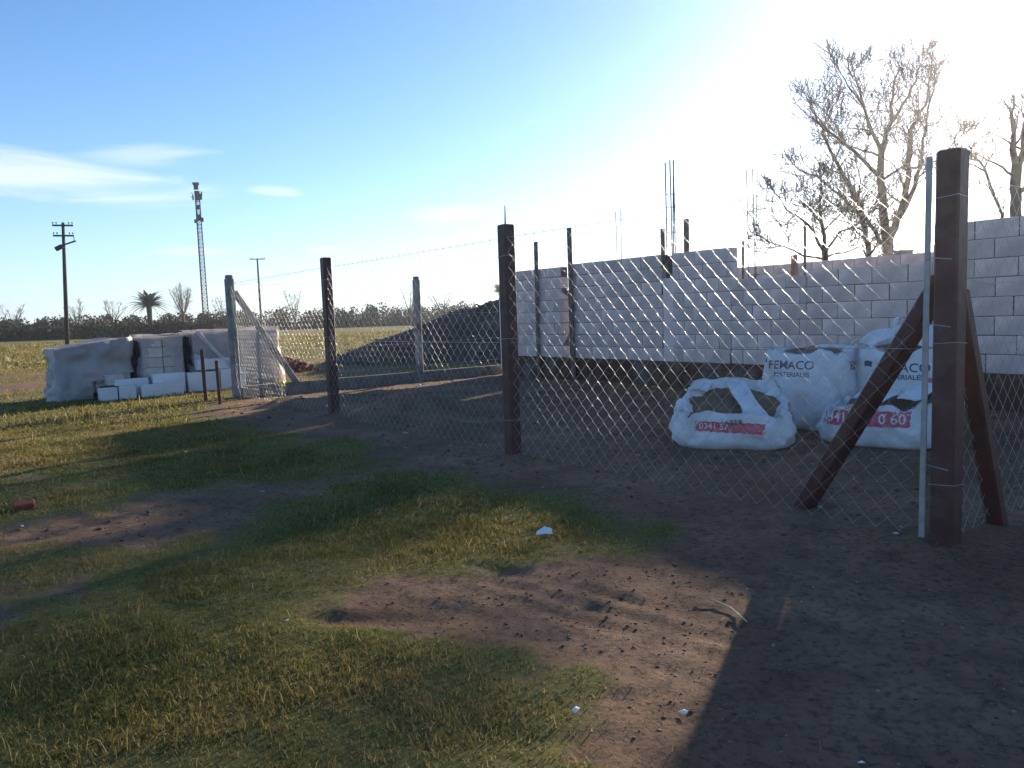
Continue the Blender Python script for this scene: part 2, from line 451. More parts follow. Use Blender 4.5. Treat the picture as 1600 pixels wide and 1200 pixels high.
# ------------------------------------------------------------------ grass blades
def scatter(n_, y0, y1, side=1.0, slope=.82):
    y = sqrt_sample(n_, y0, y1)
    x = (RNG.random(n_)*2-1)*(slope*y+side)
    return x, y
def sqrt_sample(n_, y0, y1):
    r = RNG.random(n_); return np.sqrt(y0*y0+r*(y1*y1-y0*y0))
def blades(n_, y0, y1, hmin, hmax, wid, keep_pow=1.5, straw=False):
    x, y = scatter(n_, y0, y1)
    g = grass_amount(x, y)
    clump = sstep(.56, .70, fbm(x*2.3+31, y*2.3+17, 4))*.35
    k = RNG.random(n_) < np.clip(np.maximum((g-.22)*1.6, clump*(1.2-g)*.5), .02, 1)**keep_pow
    if straw: k = (g < .5) & (RNG.random(n_) < .25+.75*(fbm(x*1.7, y*1.7+50, 3) > .55))
    x, y, g = x[k], y[k], g[k]
    m = len(x)
    tuft = fbm(x*3.1+40, y*3.1, 3)
    h = (hmin+(hmax-hmin)*RNG.random(m)**1.6)*(.45+.75*g)*(.35+1.3*tuft)
    stem = RNG.random(m) < .014
    h = np.where(stem, h*2.3, h)
    th = RNG.random(m)*2*pi
    lean = .25+.75*RNG.random(m)
    dx, dy = np.cos(th), np.sin(th)
    w = wid*(.6+.8*RNG.random(m))
    ph = RNG.random(m)*2*pi
    px, py = np.cos(ph)*w/2, np.sin(ph)*w/2
    z = ground_z(x, y)-.004
    rise = 1.0
    if straw: rise = .12; lean = 1.0+.5*RNG.random(m); h = hmin+(hmax-hmin)*RNG.random(m); z = z+.012
    P = np.zeros((m, 5, 3))
    P[:, 0] = np.stack([x-px, y-py, z], -1); P[:, 1] = np.stack([x+px, y+py, z], -1)
    mx, my, mz = x+dx*h*lean*.35, y+dy*h*lean*.35, z+h*.6*rise
    P[:, 2] = np.stack([mx-px*.7, my-py*.7, mz], -1); P[:, 3] = np.stack([mx+px*.7, my+py*.7, mz], -1)
    P[:, 4] = np.stack([x+dx*h*lean, y+dy*h*lean, z+h*(1-.25*lean)*rise], -1)
    dry = np.clip((fbm(x*.9+8, y*.9+2, 4)-.30)*2.2 + .45*(RNG.random(m)-.5) - .35*(g-.6), 0, 1)
    dead = (RNG.random(m) < .12) | stem
    dry[dead] = 1.15
    if straw: dry[:] = 1.0+.5*RNG.random(m)
    green = np.array([.105, .105, .020]); yel = np.array([.28, .205, .072])
    c = green[None]*(1-dry[:, None])+yel[None]*dry[:, None]
    c = c*(.65+.7*RNG.random(m))[:, None]
    T = np.ones((m, 5, 4)); T[:, :, :3] = c[:, None]
    return P, T
parts = [blades(300000, 1.9, 5.2, .010, .036, .0040), blades(350000, 5.2, 11, .012, .046, .0068), blades(230000, 11, 28, .025, .085, .016), blades(130000, 28, 80, .05, .16, .06),
         blades(9000, 1.9, 9, .02, .09, .0028, straw=True)]
P = np.concatenate([p for p, _ in parts]); T = np.concatenate([t for _, t in parts])
m = len(P); base = (np.arange(m)*5)[:, None]
ff = np.concatenate([base+np.array([[0, 1, 3, 2]]), base+np.array([[2, 3, 4]])], 1)
starts = np.stack([np.arange(m)*7, np.arange(m)*7+4], -1).ravel()
tots = np.tile([4, 3], m)
gr = put('grass', np_mesh('grass', P.reshape(-1, 3), ff.ravel(), starts, tots, M['grass'], T.reshape(-1, 4)))
stuff(gr); gr['label'] = 'short patchy green and dry yellow grass over the ground'; gr['category'] = 'grass'

# ------------------------------------------------------------------ clods and pebbles on the bare soil
def lumps(n_, y0, y1, rmin, rmax, mask_lo=.42):
    x, y = scatter(n_, y0, y1)
    g = grass_amount(x, y)
    k = RNG.random(n_) > sstep(.15, mask_lo, g)*.97
    x, y = x[k], y[k]; m = len(x)
    r = rmin+(rmax-rmin)*RNG.random(m)**4
    return x, y, r
ico = bmesh.new(); bmesh.ops.create_icosphere(ico, subdivisions=1, radius=1)
iv = np.array([v.co[:] for v in ico.verts]); fi = np.array([[v.index for v in f.verts] for f in ico.faces]); ico.free()
bm0 = bmesh.new(); bmesh.ops.create_icosphere(bm0, subdivisions=1, radius=1); bm0.free()
def lump_mesh(name, sets, mat, palette):
    X = np.concatenate([s[0] for s in sets]); Y = np.concatenate([s[1] for s in sets]); R_ = np.concatenate([s[2] for s in sets])
    Z = np.concatenate([s[3] if len(s) > 3 else ground_z(s[0], s[1]) for s in sets])
    m = len(X)
    J = iv[None]*(.7+.6*RNG.random((m, len(iv), 1)))
    sc = np.stack([.8+.5*RNG.random(m), .8+.5*RNG.random(m), .45+.35*RNG.random(m)], -1)
    J = J*sc[:, None]*R_[:, None, None]
    an = RNG.random(m)*2*pi
    c, s_ = np.cos(an), np.sin(an)
    Jx = J[:, :, 0]*c[:, None]-J[:, :, 1]*s_[:, None]; Jy = J[:, :, 0]*s_[:, None]+J[:, :, 1]*c[:, None]
    P = np.stack([Jx+X[:, None], Jy+Y[:, None], J[:, :, 2]+(Z+.12*R_)[:, None]], -1)
    F = (fi[None]+(np.arange(m)*len(iv))[:, None, None]).reshape(-1, 3)
    pal = np.array(palette); ci = RNG.integers(0, len(pal), m)
    T = np.ones((m, len(iv), 4)); T[:, :, :3] = (pal[ci]*(.7+.6*RNG.random((m, 1))))[:, None]
    return np_mesh(name, P.reshape(-1, 3), F.ravel(), np.arange(len(F))*3, np.full(len(F), 3), mat, T.reshape(-1, 4))
pal = [(.17, .11, .075), (.11, .07, .048), (.22, .15, .10), (.13, .09, .06), (.15, .095, .065), (.17, .11, .075)]*4+[(.30, .27, .24)]
cl = put('soil_clods', lump_mesh('soil_clods', [lumps(11000, 1.9, 4.5, .0015, .010), lumps(9000, 4.5, 9, .003, .022), lumps(5000, 9, 19, .006, .04)], M['clod'], pal))
stuff(cl); cl['label'] = 'loose brown soil crumbs and pebbles on the bare ground'; cl['category'] = 'soil'

# ================================================================== the unfinished block house
CH, BL, TH = .2388, .5, .20      # course height, block length, wall thickness
Z0 = .45
block_cache = {}
def block_mesh(w, h, t, mat):
    k = (round(w, 3), round(h, 3), round(t, 3), mat.name)
    if k not in block_cache:
        q = MB(); q.box((0, 0, 0), (w, t, h), None, .006); block_cache[k] = q.mesh('block', mat)
    return block_cache[k]
house = thing('unfinished_house', 'roofless house of grey aerated blocks with stepped wall tops behind the fence', 'house', lot(12.3, 6.0), ROT_FRONT)
rb = random.Random(4)
def hx(a): return 12.3-a         # plot coordinate along the front -> local x of the house
def wall_section(a1, a0, y, courses, top_cut=None, seed=0, full=BL):
    """a1 > a0 in plot units; y is the outer face; blocks are sub-parts of the wall's mortar core"""
    r = random.Random(seed)
    x0, x1 = hx(a1), hx(a0)
    core = MB()
    ztop = Z0+courses*CH-(top_cut or 0)
    core.box(((x0+x1)/2, y+TH/2, (Z0+ztop)/2), (x1-x0-.03, TH-.028, ztop-Z0-.012))
    w = core.build('wall', M['mortar'], house)
    for c in range(courses):
        h = CH-(top_cut if (top_cut and c == courses-1) else 0)
        z = Z0+c*CH
        x = x0-(0 if c % 2 else full*.5) - (r.random()*.12 if c % 3 == 0 else 0)
        while x < x1-.02:
            e = min(x+full, x1); s_ = max(x, x0)
            if e-s_ > .05:
                j = .009+.010*r.random()
                jz = .007+.012*r.random()*(1 if r.random() < .5 else .2)
                o = put('block', block_mesh(round((e-s_-j)/.01)*.01, round(h-jz, 3), TH, M['block']), w,
                        ((s_+e)/2, y+TH/2+(r.random()-.5)*.006, z+(h-jz)/2+jz*.5), 0)
                o.rotation_euler = ((r.random()-.5)*.006, (r.random()-.5)*.008, (r.random()-.5)*.012)
            x += full
    return w
wall_section(12.28, 10.27, .0, 8, .03, 1)         # short end panel
wall_section(10.03, 7.52, .0, 8, None, 2)         # tall section left of the column
wall_section(7.28, 6.03, .0, 8, None, 3)          # tall section right of the column
wall_section(6.03, 4.66, .0, 6, .05, 4)           # low section
wall_section(4.66, 2.84, .0, 6, None, 5)
wall_section(2.84, -2.4, .0, 8, None, 6)          # tall section behind the corner post
wall_section(12.0, 4.0, 5.5, 8, .02, 7)           # rear wall
# cast column filled between the two tall sections, stopping short of the top
q = MB(); q.box((hx(7.40), TH/2+.012, Z0+3.1*CH), (.235, TH-.02, 6.2*CH), None, .004); q.build('column', M['block'], house)
q = MB(); q.box((hx(12.42), TH/2+.02, .12+.8), (.20, TH-.02, 1.6), None, .006); q.build('end_pier', M['block_white'], house)
q = MB(); q.box((hx(7.40), TH-.05, Z0+7.05*CH), (.235, .06, 1.66*CH), None, .003); q.build('column_shutter', M['board'], house)
# foundation strips
for (a1, a0, y) in ((12.40, -2.4, .03), (12.0, 4.0, 5.53)):
    q = MB(); q.box(((hx(a1)+hx(a0))/2, y+TH/2, Z0/2-.15), (hx(a0)-hx(a1), TH+.08, Z0+.29)); q.build('foundation', M['foundation'], house)
# reinforcement cages
def rebar(a, y, z0, z1, nb, spread_, seed, stirrups=True):
    r = random.Random(seed)
    offs = [(-1, -1), (1, -1), (-.35, 1), (.5, 1)][:nb]
    first = None
    for k, (ox, oy) in enumerate(offs):
        dx, dy = (r.random()-.5)*.10, (r.random()-.5)*.08
        pts = [(hx(a)+ox*spread_, y+oy*spread_, z0), (hx(a)+ox*spread_+dx*.3, y+oy*spread_+dy*.3, z0+(z1-z0)*.6), (hx(a)+ox*spread_+dx, y+oy*spread_+dy, z1-r.random()*.06)]
        q = MB(); q.tube(pts, .011, 6); q.build('reinforcing_bar', M['steel'], house)
    if stirrups:
        z = z0+.15
        while z < z0+(z1-z0)*.8:
            q = MB(); s_ = spread_+.01
            P_ = [(hx(a)-s_, y-s_, z), (hx(a)+s_, y-s_, z+.01), (hx(a)+s_, y+s_, z), (hx(a)-s_, y+s_, z+.01), (hx(a)-s_, y-s_, z)]
            q.tube(P_, .004, 4); q.build('stirrup', M['steel'], house); z += .22
rebar(7.36, .10, 1.7, 4.0, 4, .06, 1)
rebar(12.30, .15, 1.2, 3.85, 2, .05, 2, False)
rebar(13.0, 4.5, .4, 4.05, 2, .075, 3, False)
rebar(8.80, 4.5, .4, 4.45, 3, .085, 4)

# boards and props standing at the wall
def plank(a, b, z1, w, d, mat, label, lean=(0, 0), z0=0.0):
    t = MB()
    t.bar((0, 0, z0), (lean[0], lean[1], z1), w, d, .004, up=Vector((0, 1, 0)))
    o = t.build('wooden_prop', mat); o.location = lot(a, b); o.rotation_euler = (0, 0, ROT_FRONT)
    return tag(o, label, 'prop', 'upright boards at the house walls')
plank(11.0, 5.93, 2.90, .085, .05, M['board'], 'short grey board upright against the end panel of the block wall', (.02, 0))
plank(9.88, 5.93, 3.08, .10, .05, M['board'], 'tall grey board upright at the left edge of the tall block wall', (-.02, 0))
plank(8.02, 6.6, 2.89, .075, .05, M['board'], 'thin board rising behind the wall left of the tall rebar bundle')
plank(7.45, 6.6, 3.00, .095, .05, M['board'], 'thicker board rising behind the wall right of the tall rebar bundle')
plank(7.63, 8.5, 2.67, .04, .04, M['board'], 'very thin short stake above the low wall beside the tall section')
plank(6.27, 8.5, 2.91, .042, .04, M['board'], 'thin tall stake rising above the low wall before the small bare tree')
plank(5.84, 7.5, 2.24, .10, .06, M['board_red'], 'short reddish board end showing above the low wall')

# tank far behind the low wall
tk = thing('water_tank', 'small grey green tank on bricks above the low wall by the big tree', 'tank', lot(7.17, 14.0))
q = MB(); q.tube([(0, 0, 1.9), (0, 0, 2.0), (0, 0, 2.48), (0, 0, 2.53)], [.20, .215, .215, .19], 14); q.build('drum', M['tank'], tk)
q = MB(); q.tube([(0, 0, 2.53), (0, 0, 2.57)], [.23, .22], 14); q.build('lid', M['tank'], tk)
q = MB(); q.box((0, 0, .95), (.6, .6, 1.9)); q.build('stand', M['foundation'], tk)

# ================================================================== fences
def chain_link(x0, x1, z0, z1, W=.14, r=.0015, y=0.0, seed=0):
    rr = random.Random(seed)
    q = MB(); half = W/2
    nw = int((x1-x0)/half); nz = int((z1-z0)/half)
    ph = [rr.random()*6 for _ in range(4)]
    def warp(x, z):
        return (.006*sin(x*2.1+ph[0])+.004*sin(z*3+ph[1]+x), .020*sin(x*1.5+ph[2])*sin(z*1.6+.3)+.006*sin(z*5+x*4+ph[3]))
    for k in range(nw):
        pts = []
        for j in range(nz+1):
            right = (j+k) % 2
            x = x0+(k+right)*half; z = z0+j*half
            wx, wy = warp(x, z)
            pts.append((x+wx+(.003 if right else -.003), y+wy+(.0022 if right else -.0022), z+wx))
        # bent-over ends of each wire along the top edge
        lx, ly, lz = pts[-1]
        pts.append((lx+.010*(1 if k % 2 else -1), ly+.004, lz+.022)); pts.append((lx+.022*(1 if k % 2 else -1), ly-.003, lz+.012))
        q.tube(pts, r, 4, False)
    return q

def line_wire(p0, p1, r=.0018, sag=.01):
    q = MB(); p0, p1 = Vector(p0), Vector(p1)
    q.tube([p0.lerp(p1, t/8)+Vector((0, .004*sin(t), -sag*sin(pi*t/8))) for t in range(9)], r, 5, False)
    return q

def square_post(h, w, x, mat, parent, y=0.0, tilt=(0, 0), name='post', ch=.012):
    q = MB(); q.bar((x, y, -.35), (x+tilt[0], y+tilt[1], h), w, w, ch, up=Vector((0, 1, 0)))
    p = q.build(name, mat, parent)
    return p
AX = 12.68
front = thing('chain_link_fence', 'chain link fence on thick dark red brown posts crossing the middle of the scene', 'fence', lot(AX, 0), ROT_FRONT)
def fx(a): return AX-a
post_as = [(0.0, 2.21, (.005, 0)), (4.10, 2.26, (-.012, .01)), (8.34, 2.27, (-.01, 0))]
for a, h, tl in post_as:
    p = square_post(h, .128, fx(a), M['post'], front, tilt=tl)
    for z in (.35, 1.15, 1.95):           # tie wires round each post
        q = MB(); s_ = .068
        q.tube([(fx(a)-s_, -s_, z), (fx(a)+s_, -s_, z+.01), (fx(a)+s_, s_, z), (fx(a)-s_, s_, z-.01), (fx(a)-s_, -s_, z)], .002, 4, False)
        q.build('tie_wire', M['zinc'], p)
edges = [AX-.02, 8.34, 4.10, .0]
for i in range(3):
    xa, xb = fx(edges[i])+.07, fx(edges[i+1])-.07
    if i == 2: xb = fx(.0)-.11
    o = chain_link(xa, xb, .03, 2.15, seed=i, y=-.03).build('wire_mesh', M['zinc'], front, True); stuff(o)
    for z in (1.12, 2.13):
        line_wire((xa-.02, -.035, z), (xb+.02, -.035, z)).build('line_wire', M['zinc'], front)
q = MB(); q.bar((fx(.118), -.03, .02), (fx(.118)+.014, -.03, 2.19), .034, .010, .002, up=Vector((0, 1, 0))); q.build('tension_bar', M['bar'], front)
for z in (.45, 1.25, 1.62):
    q = MB(); q.tube([(fx(.118), -.034, z), (fx(.07), -.07, z+.01), (fx(-.04), -.07, z-.005)], .0028, 5); q.build('tie_wire', M['zinc'], front)
q = MB(); q.bar((fx(.05), .055, 1.52), (fx(1.05), .20, -.05), .12, .10, .012); q.build('brace', M['post'], front)
q = MB(); q.bar((fx(-.02), .05, 1.44), (fx(0.0), .72, -.05), .10, .09, .012); q.build('brace', M['post'], front)
# loose wire loop hanging in the mesh
q = MB(); q.tube([(fx(1.16)+.035*cos(t*pi/6)+.02*sin(t*pi/6), -.045, 1.31+.075*sin(t*pi/6)) for t in range(14)], .003, 5, False)
lo_ = q.build('wire_loop', M['straw'], front)

right_f = thing('chain_link_fence', 'chain link fence running back from the thick red brown corner post at right', 'fence', lot(0, 0), ROT_SIDE)
o = chain_link(.10, 4.0, .02, 2.1, seed=9).build('wire_mesh', M['zinc'], right_f, True); stuff(o)
for z in (1.12, 2.08): line_wire((.07, -.004, z), (4.1, -.004, z)).build('line_wire', M['zinc'], right_f)
square_post(2.25, .128, 4.1, M['post'], right_f)
q = MB(); q.tube([(.05, -.09, 1.50), (.25, -.10, 1.475), (.55, -.10, 1.49), (.9, -.09, 1.475), (1.3, -.08, 1.47), (2.2, -.06, 1.46)], .0035, 5); q.build('loose_wire', M['zinc'], right_f)

side = thing('concrete_post_fence', 'wire fence on pale concrete posts with a low concrete plinth along the plot side', 'fence', lot(AX, 0), ROT_SIDE)
def concrete_post(x, h, w, tilt=(0, 0)):
    q = MB(); q.bar((x, 0, -.3), (x+tilt[0], tilt[1], h-.05), w, w, .015, up=Vector((0, 1, 0)))
    q.box((x+tilt[0], tilt[1], h-.02), (w*.86, w*.86, .07), None, .02)
    return q.build('post', M['concrete'], side)
concrete_post(0, 2.27, .145, (-.02, -.02))
concrete_post(3.95, 2.25, .13, (0, -.01))
q = MB(); q.bar((.06, -.01, 1.98), (1.28, .03, .02), .115, .10, .012); q.build('brace', M['concrete'], side)
q = MB(); q.box((3.1, .02, .06), (6.1, .11, .30), None, .008); q.build('plinth', M['plinth'], side)
for z in (2.12, 1.45, .85, .35): line_wire((.05, 0, z), (6.2, 0, z), .0022, .015).build('line_wire', M['zinc'], side)

# ================================================================== bulk bags
def super_ring(w, d, n_, e=3.6):
    P_ = []
    for k in range(n_):
        t = 2*pi*k/n_
        c, s_ = cos(t), sin(t)
        P_.append((math.copysign(abs(c)**(2/e), c)*w/2, math.copysign(abs(s_)**(2/e), s_)*d/2))
    return P_
def text_mesh2d(txt, size):
    cu = bpy.data.curves.new('lettering', 'FONT'); cu.body = txt; cu.size = size; cu.align_x = 'CENTER'; cu.align_y = 'CENTER'; cu.resolution_u = 3
    cu.offset = size*.012
    ob = bpy.data.objects.new('lettering', cu); COL.objects.link(ob)
    dg = bpy.context.evaluated_depsgraph_get()
    me = bpy.data.meshes.new_from_object(ob.evaluated_get(dg))
    bpy.data.objects.remove(ob); bpy.data.curves.remove(cu)
    bm = bmesh.new(); bm.from_mesh(me); bmesh.ops.triangulate(bm, faces=bm.faces)
    bmesh.ops.subdivide_edges(bm, edges=[e for e in bm.edges if e.calc_length() > .05], cuts=2, use_grid_fill=True)
    vs = [v.co.copy() for v in bm.verts]; fs = [[v.index for v in f.verts] for f in bm.faces]
    bm.free(); return vs, fs
def grid2d(w, h, nx_, ny_, wob=0.0):
    vs = [Vector((-w/2+w*i/nx_+wob*sin(j*2.1+i), -h/2+h*j/ny_+wob*sin(i*1.7), 0)) for j in range(ny_+1) for i in range(nx_+1)]
    fs = [(j*(nx_+1)+i, j*(nx_+1)+i+1, (j+1)*(nx_+1)+i+1, (j+1)*(nx_+1)+i) for j in range(ny_) for i in range(nx_)]
    return vs, fs
class Bag:
    """woven bulk bag: local -y is the printed front"""
    def __init__(s, label, loc, rz, w, d, hf, seed, open_=.78, drop=.16, bulge=.06):
        s.r = random.Random(seed)
        s.root = thing('bulk_bag', label, 'bulk bag', (loc[0], loc[1], gz(*loc)-.01), rz, 'bulk bags of building material inside the fence')
        N = 110
        ph = [s.r.random()*6 for _ in range(8)]
        rings = []
        def wob(t, z): return .016*sin(3*t+ph[0]+z*5)+.012*sin(7*t+ph[1]-z*9)+.009*sin(11*t+ph[2]+z*17)+.006*sin(19*t+ph[4]+z*31)+.075*(abs(float(fbm(np.array([t*4.2+ph[5]]), np.array([z*4.4+ph[6]]), 3)[0])-.5)*2-.25)
        def rim(t): return hf(t)+.025*sin(5*t+ph[3])+.015*sin(9*t+ph[5])+.010*sin(17*t+ph[6])
        prof = [(.90, 0.0), (.965, .04), (1.0, .12), (1.02, .2), (1.03, .28), (1.037, .36), (1.04, .45), (1.032, .53), (1.02, .62), (1.01, .70), (1.0, .78), (.99, .84), (.975, .90), (.955, .97), (.93, 1.0)]
        base = super_ring(w, d, N)
        for sc, zf in prof:
            ring = []
            for k, (x, y) in enumerate(base):
                t = 2*pi*k/N; H_ = rim(t)
                b_ = 1+(sc-1)*(1+bulge*6)+wob(t, zf)*(0.35 if zf < .05 else 1)
                ring.append(Vector((x*b_, y*b_, zf*H_)))
            rings.append(ring)
        for sc, dz in ((.89, -.012), (.84, -.05), (open_, -drop), (open_*.8, -drop-.12)):
            ring = []
            for k, (x, y) in enumerate(base):
                t = 2*pi*k/N
                f_ = sc+wob(t*1.3, sc)*1.6
                ring.append(Vector((x*f_, y*f_, max(.05, rim(t)+dz*(1+.5*sin(2*t+ph[7]))))))
            rings.append(ring)
        q = MB()
        q.v = [tuple(p) for r_ in rings for p in r_]
        for i in range(len(rings)-1):
            for k in range(N):
                j = (k+1) % N
                q.f.append((i*N+k, i*N+j, (i+1)*N+j, (i+1)*N+k))
        q.f.append(tuple(reversed(range(N))))
        s.body = q.build('bag_cloth', M['bag'], s.root, True)
        s.bvh = BVHTree.FromPolygons([Vector(v_) for v_ in q.v], q.f)
        s.hf, s.w, s.d, s.open, s.drop = hf, w, d, open_, drop
        s.q = q
        # contents
        q = MB(); vs = []; n1 = 24; n2 = 7
        vs.append(Vector((0, 0, 0)))
        br = super_ring(w*open_*1.05, d*open_*1.05, n1)
        hm = sum(hf(2*pi*k/n1) for k in range(n1))/n1
        for i in range(1, n2+1):
            for k, (x, y) in enumerate(br): vs.append(Vector((x*i/n2, y*i/n2, 0)))
        for v_ in vs:
            t = atan2(v_.y, v_.x) if v_.length > 1e-5 else 0
            rr_ = min(1, v_.length/(w*.45))
            v_.z = (hf(t)*rr_+hm*(1-rr_))-drop*.75+.05*(1-rr_)+.05*(vnoise(v_.x*7+seed, v_.y*7)-.5)
        fs = [(0, 1+k, 1+(k+1) % n1) for k in range(n1)]
        for i in range(n2-1):
            for k in range(n1):
                a0 = 1+i*n1+k; a1 = 1+i*n1+(k+1) % n1
                fs.append((a0, a0+n1, a1+n1, a1))
        q.add(vs, fs); q.build('sand', M['sand'], s.root, True)
    def project(s, name, vs, fs, mat, cx, cz, normal=Vector((0, -1, 0)), off=.004, tilt=0.0, from_top=False):
        """lay flat print on the cloth, along the given outward direction"""
        nrm = normal.normalized(); xa = Vector((0, 0, 1)).cross(nrm).normalized()
        ct, st = cos(tilt), sin(tilt)
        out, ok = [], []
        for v_ in vs:
            x = cx+v_.x*ct-v_.y*st; z = cz+v_.x*st+v_.y*ct
            o_ = nrm*2+xa*x+Vector((0, 0, z))
            hit, nn, _, _ = s.bvh.ray_cast(o_, -nrm)
            if hit is None: out.append(Vector((0, 0, 0))); ok.append(False)
            else: out.append(hit+nrm*off); ok.append(True)
        q = MB(); q.v = [tuple(p) for p in out]; q.f = [tuple(f) for f in fs if all(ok[i] for i in f) and max((out[i]-out[f[0]]).length for i in f) < .25]
        return q.build(name, mat, s.body)
    def text(s, txt, size, mat, cx, cz, normal=Vector((0, -1, 0)), off=.006, tilt=0.0):
        vs, fs = text_mesh2d(txt, size); return stuff(s.project('lettering', vs, fs, mat, cx, cz, normal, off, tilt))
    def band(s, w, h, cx, cz, normal=Vector((0, -1, 0)), tilt=0.0, mat='bag_red'):
        vs, fs = grid2d(w, h, 30, 8, .004); return s.project('printed_band', vs, fs, M[mat], cx, cz, normal, .003, tilt)
    def flap(s, pts_l, pts_r, name='loose_flap'):
        q = MB(); n_ = len(pts_l); m_ = 6
        vs = []
        for i in range(n_):
            a, b_ = Vector(pts_l[i]), Vector(pts_r[i])
            for j in range(m_+1):
                t = j/m_; p_ = a.lerp(b_, t)
                p_.z += .02*sin(t*7+i*1.3)+.012*sin(t*15+i*2.1)
                p_ += Vector((.012*sin(i*2+t*5), .012*sin(i*3.1+t*4), 0))
                vs.append(p_)
        fs = [(i*(m_+1)+j, i*(m_+1)+j+1, (i+1)*(m_+1)+j+1, (i+1)*(m_+1)+j) for i in range(n_-1) for j in range(m_)]
        q.add(vs, fs); o_ = q.build(name, M['bag'], s.root, True)
        so = o_.modifiers.new('thick', 'SOLIDIFY'); so.thickness = .004
        ss = o_.modifiers.new('smooth', 'SUBSURF'); ss.levels = 1; ss.render_levels = 1
        return o_
    def loop(s, x, y, z, rz=0.0, h=.16):
        q = MB()
        pts = [(x+.09*cos(t*pi/8)*cos(rz), y+.09*cos(t*pi/8)*sin(rz), z+h*sin(t*pi/8)) for t in range(9)]
        for i in range(8): q.bar(pts[i], pts[i+1], .004, .05, 0, up=Vector((-sin(rz), cos(rz), 0)))
        return q.build('lifting_loop', M['bag'], s.root)
RX = Vector((1, 0, 0))
# collapsed open bag, front left
def h1(t): return .50-.16*sin(t+pi)*-1*0 + (.46-.50) + .14*sin(t) - .05*cos(2*t)
bag = Bag('slumped open white bulk bag with two sand filled openings, front left of the bags', (2.27, 7.95), rad(-17), 1.16, .98, h1, 3, .80, .10)
bag.band(.66, .10, -.02, .235, tilt=-.04)
bag.text('0341 57', .085, M['bag_white'], -.17, .245, tilt=-.04)
bag.text('ATER', .075, M['bag_blue'], .02, .28, tilt=.08)
bag.band(.36, .15, -.02, .33, RX, .35); bag.text('0 60', .10, M['bag_white'], -.02, .33, RX, tilt=.35)
bag.text('MA', .10, M['bag_blue'], -.22, .40, RX, tilt=-.9)
bag.text('FEM', .07, M['bag_blue'], -.36, .40, Vector((-.35, -1, 0)), tilt=-.9)
bag.band(.20, .10, .0, .30, Vector((-1, 0, 0)))
bag.flap([(-.10, .42, .60), (-.06, .22, .56), (.0, .0, .51), (.06, -.22, .47), (.10, -.40, .40), (.10, -.475, .30)],
         [(.12, .42, .61), (.16, .22, .55), (.20, .0, .50), (.26, -.22, .45), (.34, -.40, .385), (.36, -.475, .28)])
bag.flap([(-.48, .30, .50), (-.36, .26, .53), (-.26, .20, .50)], [(-.48, .46, .52), (-.34, .47, .60), (-.2, .47, .58)])
bag.loop(-.47, -.34, .36, .3, .13); bag.loop(.44, .40, .56, -.4, .12)
# low bag, front right
def h2(t): return .43+.05*sin(t)+.06*cos(t)+.03*sin(3*t)
bag2 = Bag('low white bulk bag with red phone number band, behind the leaning brace', (3.76, 7.76), rad(-44), 1.08, .95, h2, 8, .72, .06)
bag2.band(.86, .15, -.06, .29, tilt=.03)
bag2.text('034157', .135, M['bag_white'], -.27, .285, tilt=.03); bag2.text('0 60', .135, M['bag_white'], .22, .295, tilt=.03)
bag2.text('ENTREGA', .055, M['bag_red'], -.22, .385, tilt=.03)
bag2.band(.5, .15, 0, .30, RX); bag2.text('0341', .13, M['bag_white'], 0, .30, RX)
bag2.flap([(-.1, -.30, .46), (-.02, -.1, .56), (.05, .10, .52)], [(.14, -.36, .45), (.2, -.12, .54), (.26, .1, .52)])
bag2.flap([(.18, -.36, .46), (.25, -.05, .56), (.3, .2, .60)], [(.50, -.40, .50), (.53, -.05, .62), (.53, .25, .64)])
bag2.loop(-.46, -.36, .40, .3, .10)
# tall full bags at the back
def h3(t): return .90+.02*sin(2*t)
bag3 = Bag('tall square white bulk bag with dark FEMACO lettering, back left of the bags', (3.52, 9.0), rad(-40), .96, .94, h3, 15, .70, .04, .03)
bag3.text('FEMACO', .135, M['bag_blue'], -.10, .74); bag3.text('MATERIALES', .075, M['bag_blue'], -.09, .635)
vs_, fs_ = grid2d(.05, .05, 2, 2); bag3.project('printed_mark', vs_, fs_, M['bag_blue'], -.43, .79)
bag3.text('FEMACO', .135, M['bag_blue'], .05, .72, RX)
bag3.loop(-.4, -.38, .86, .4, .12); bag3.loop(.38, .40, .86, .4, .14)
def h4(t): return .95+.05*sin(t)
bag4 = Bag('tall white bulk bag with crumpled open mouth, back right of the bags', (4.44, 8.62), rad(-42), .96, .94, h4, 22, .70, .08, .03)
bag4.text('FEMACO', .135, M['bag_blue'], .06, .70); bag4.text('MATERIALES', .075, M['bag_blue'], .06, .60)
vs_, fs_ = grid2d(.08, .06, 3, 3, .006); bag4.project('printed_mark', vs_, fs_, M['bag_blue'], -.30, .74)
bag4.flap([(-.48, -.30, .94), (-.40, -.18, 1.06), (-.28, -.02, 1.12), (-.2, .15, 1.10), (-.15, .3, 1.02)], [(-.20, -.45, .95), (-.10, -.28, 1.02), (-.02, -.1, 1.16), (.05, .1, 1.20), (.1, .3, 1.08)])
bag4.flap([(.0, -.46, .94), (.08, -.3, 1.10), (.12, -.1, 1.20), (.2, .1, 1.16)], [(.42, -.44, .93), (.45, -.25, 1.03), (.46, -.05, 1.10), (.45, .15, 1.05)])
bag4.loop(-.05, -.25, 1.02, 1.2, .22)
bag4.band(.20, .16, .38, .52)

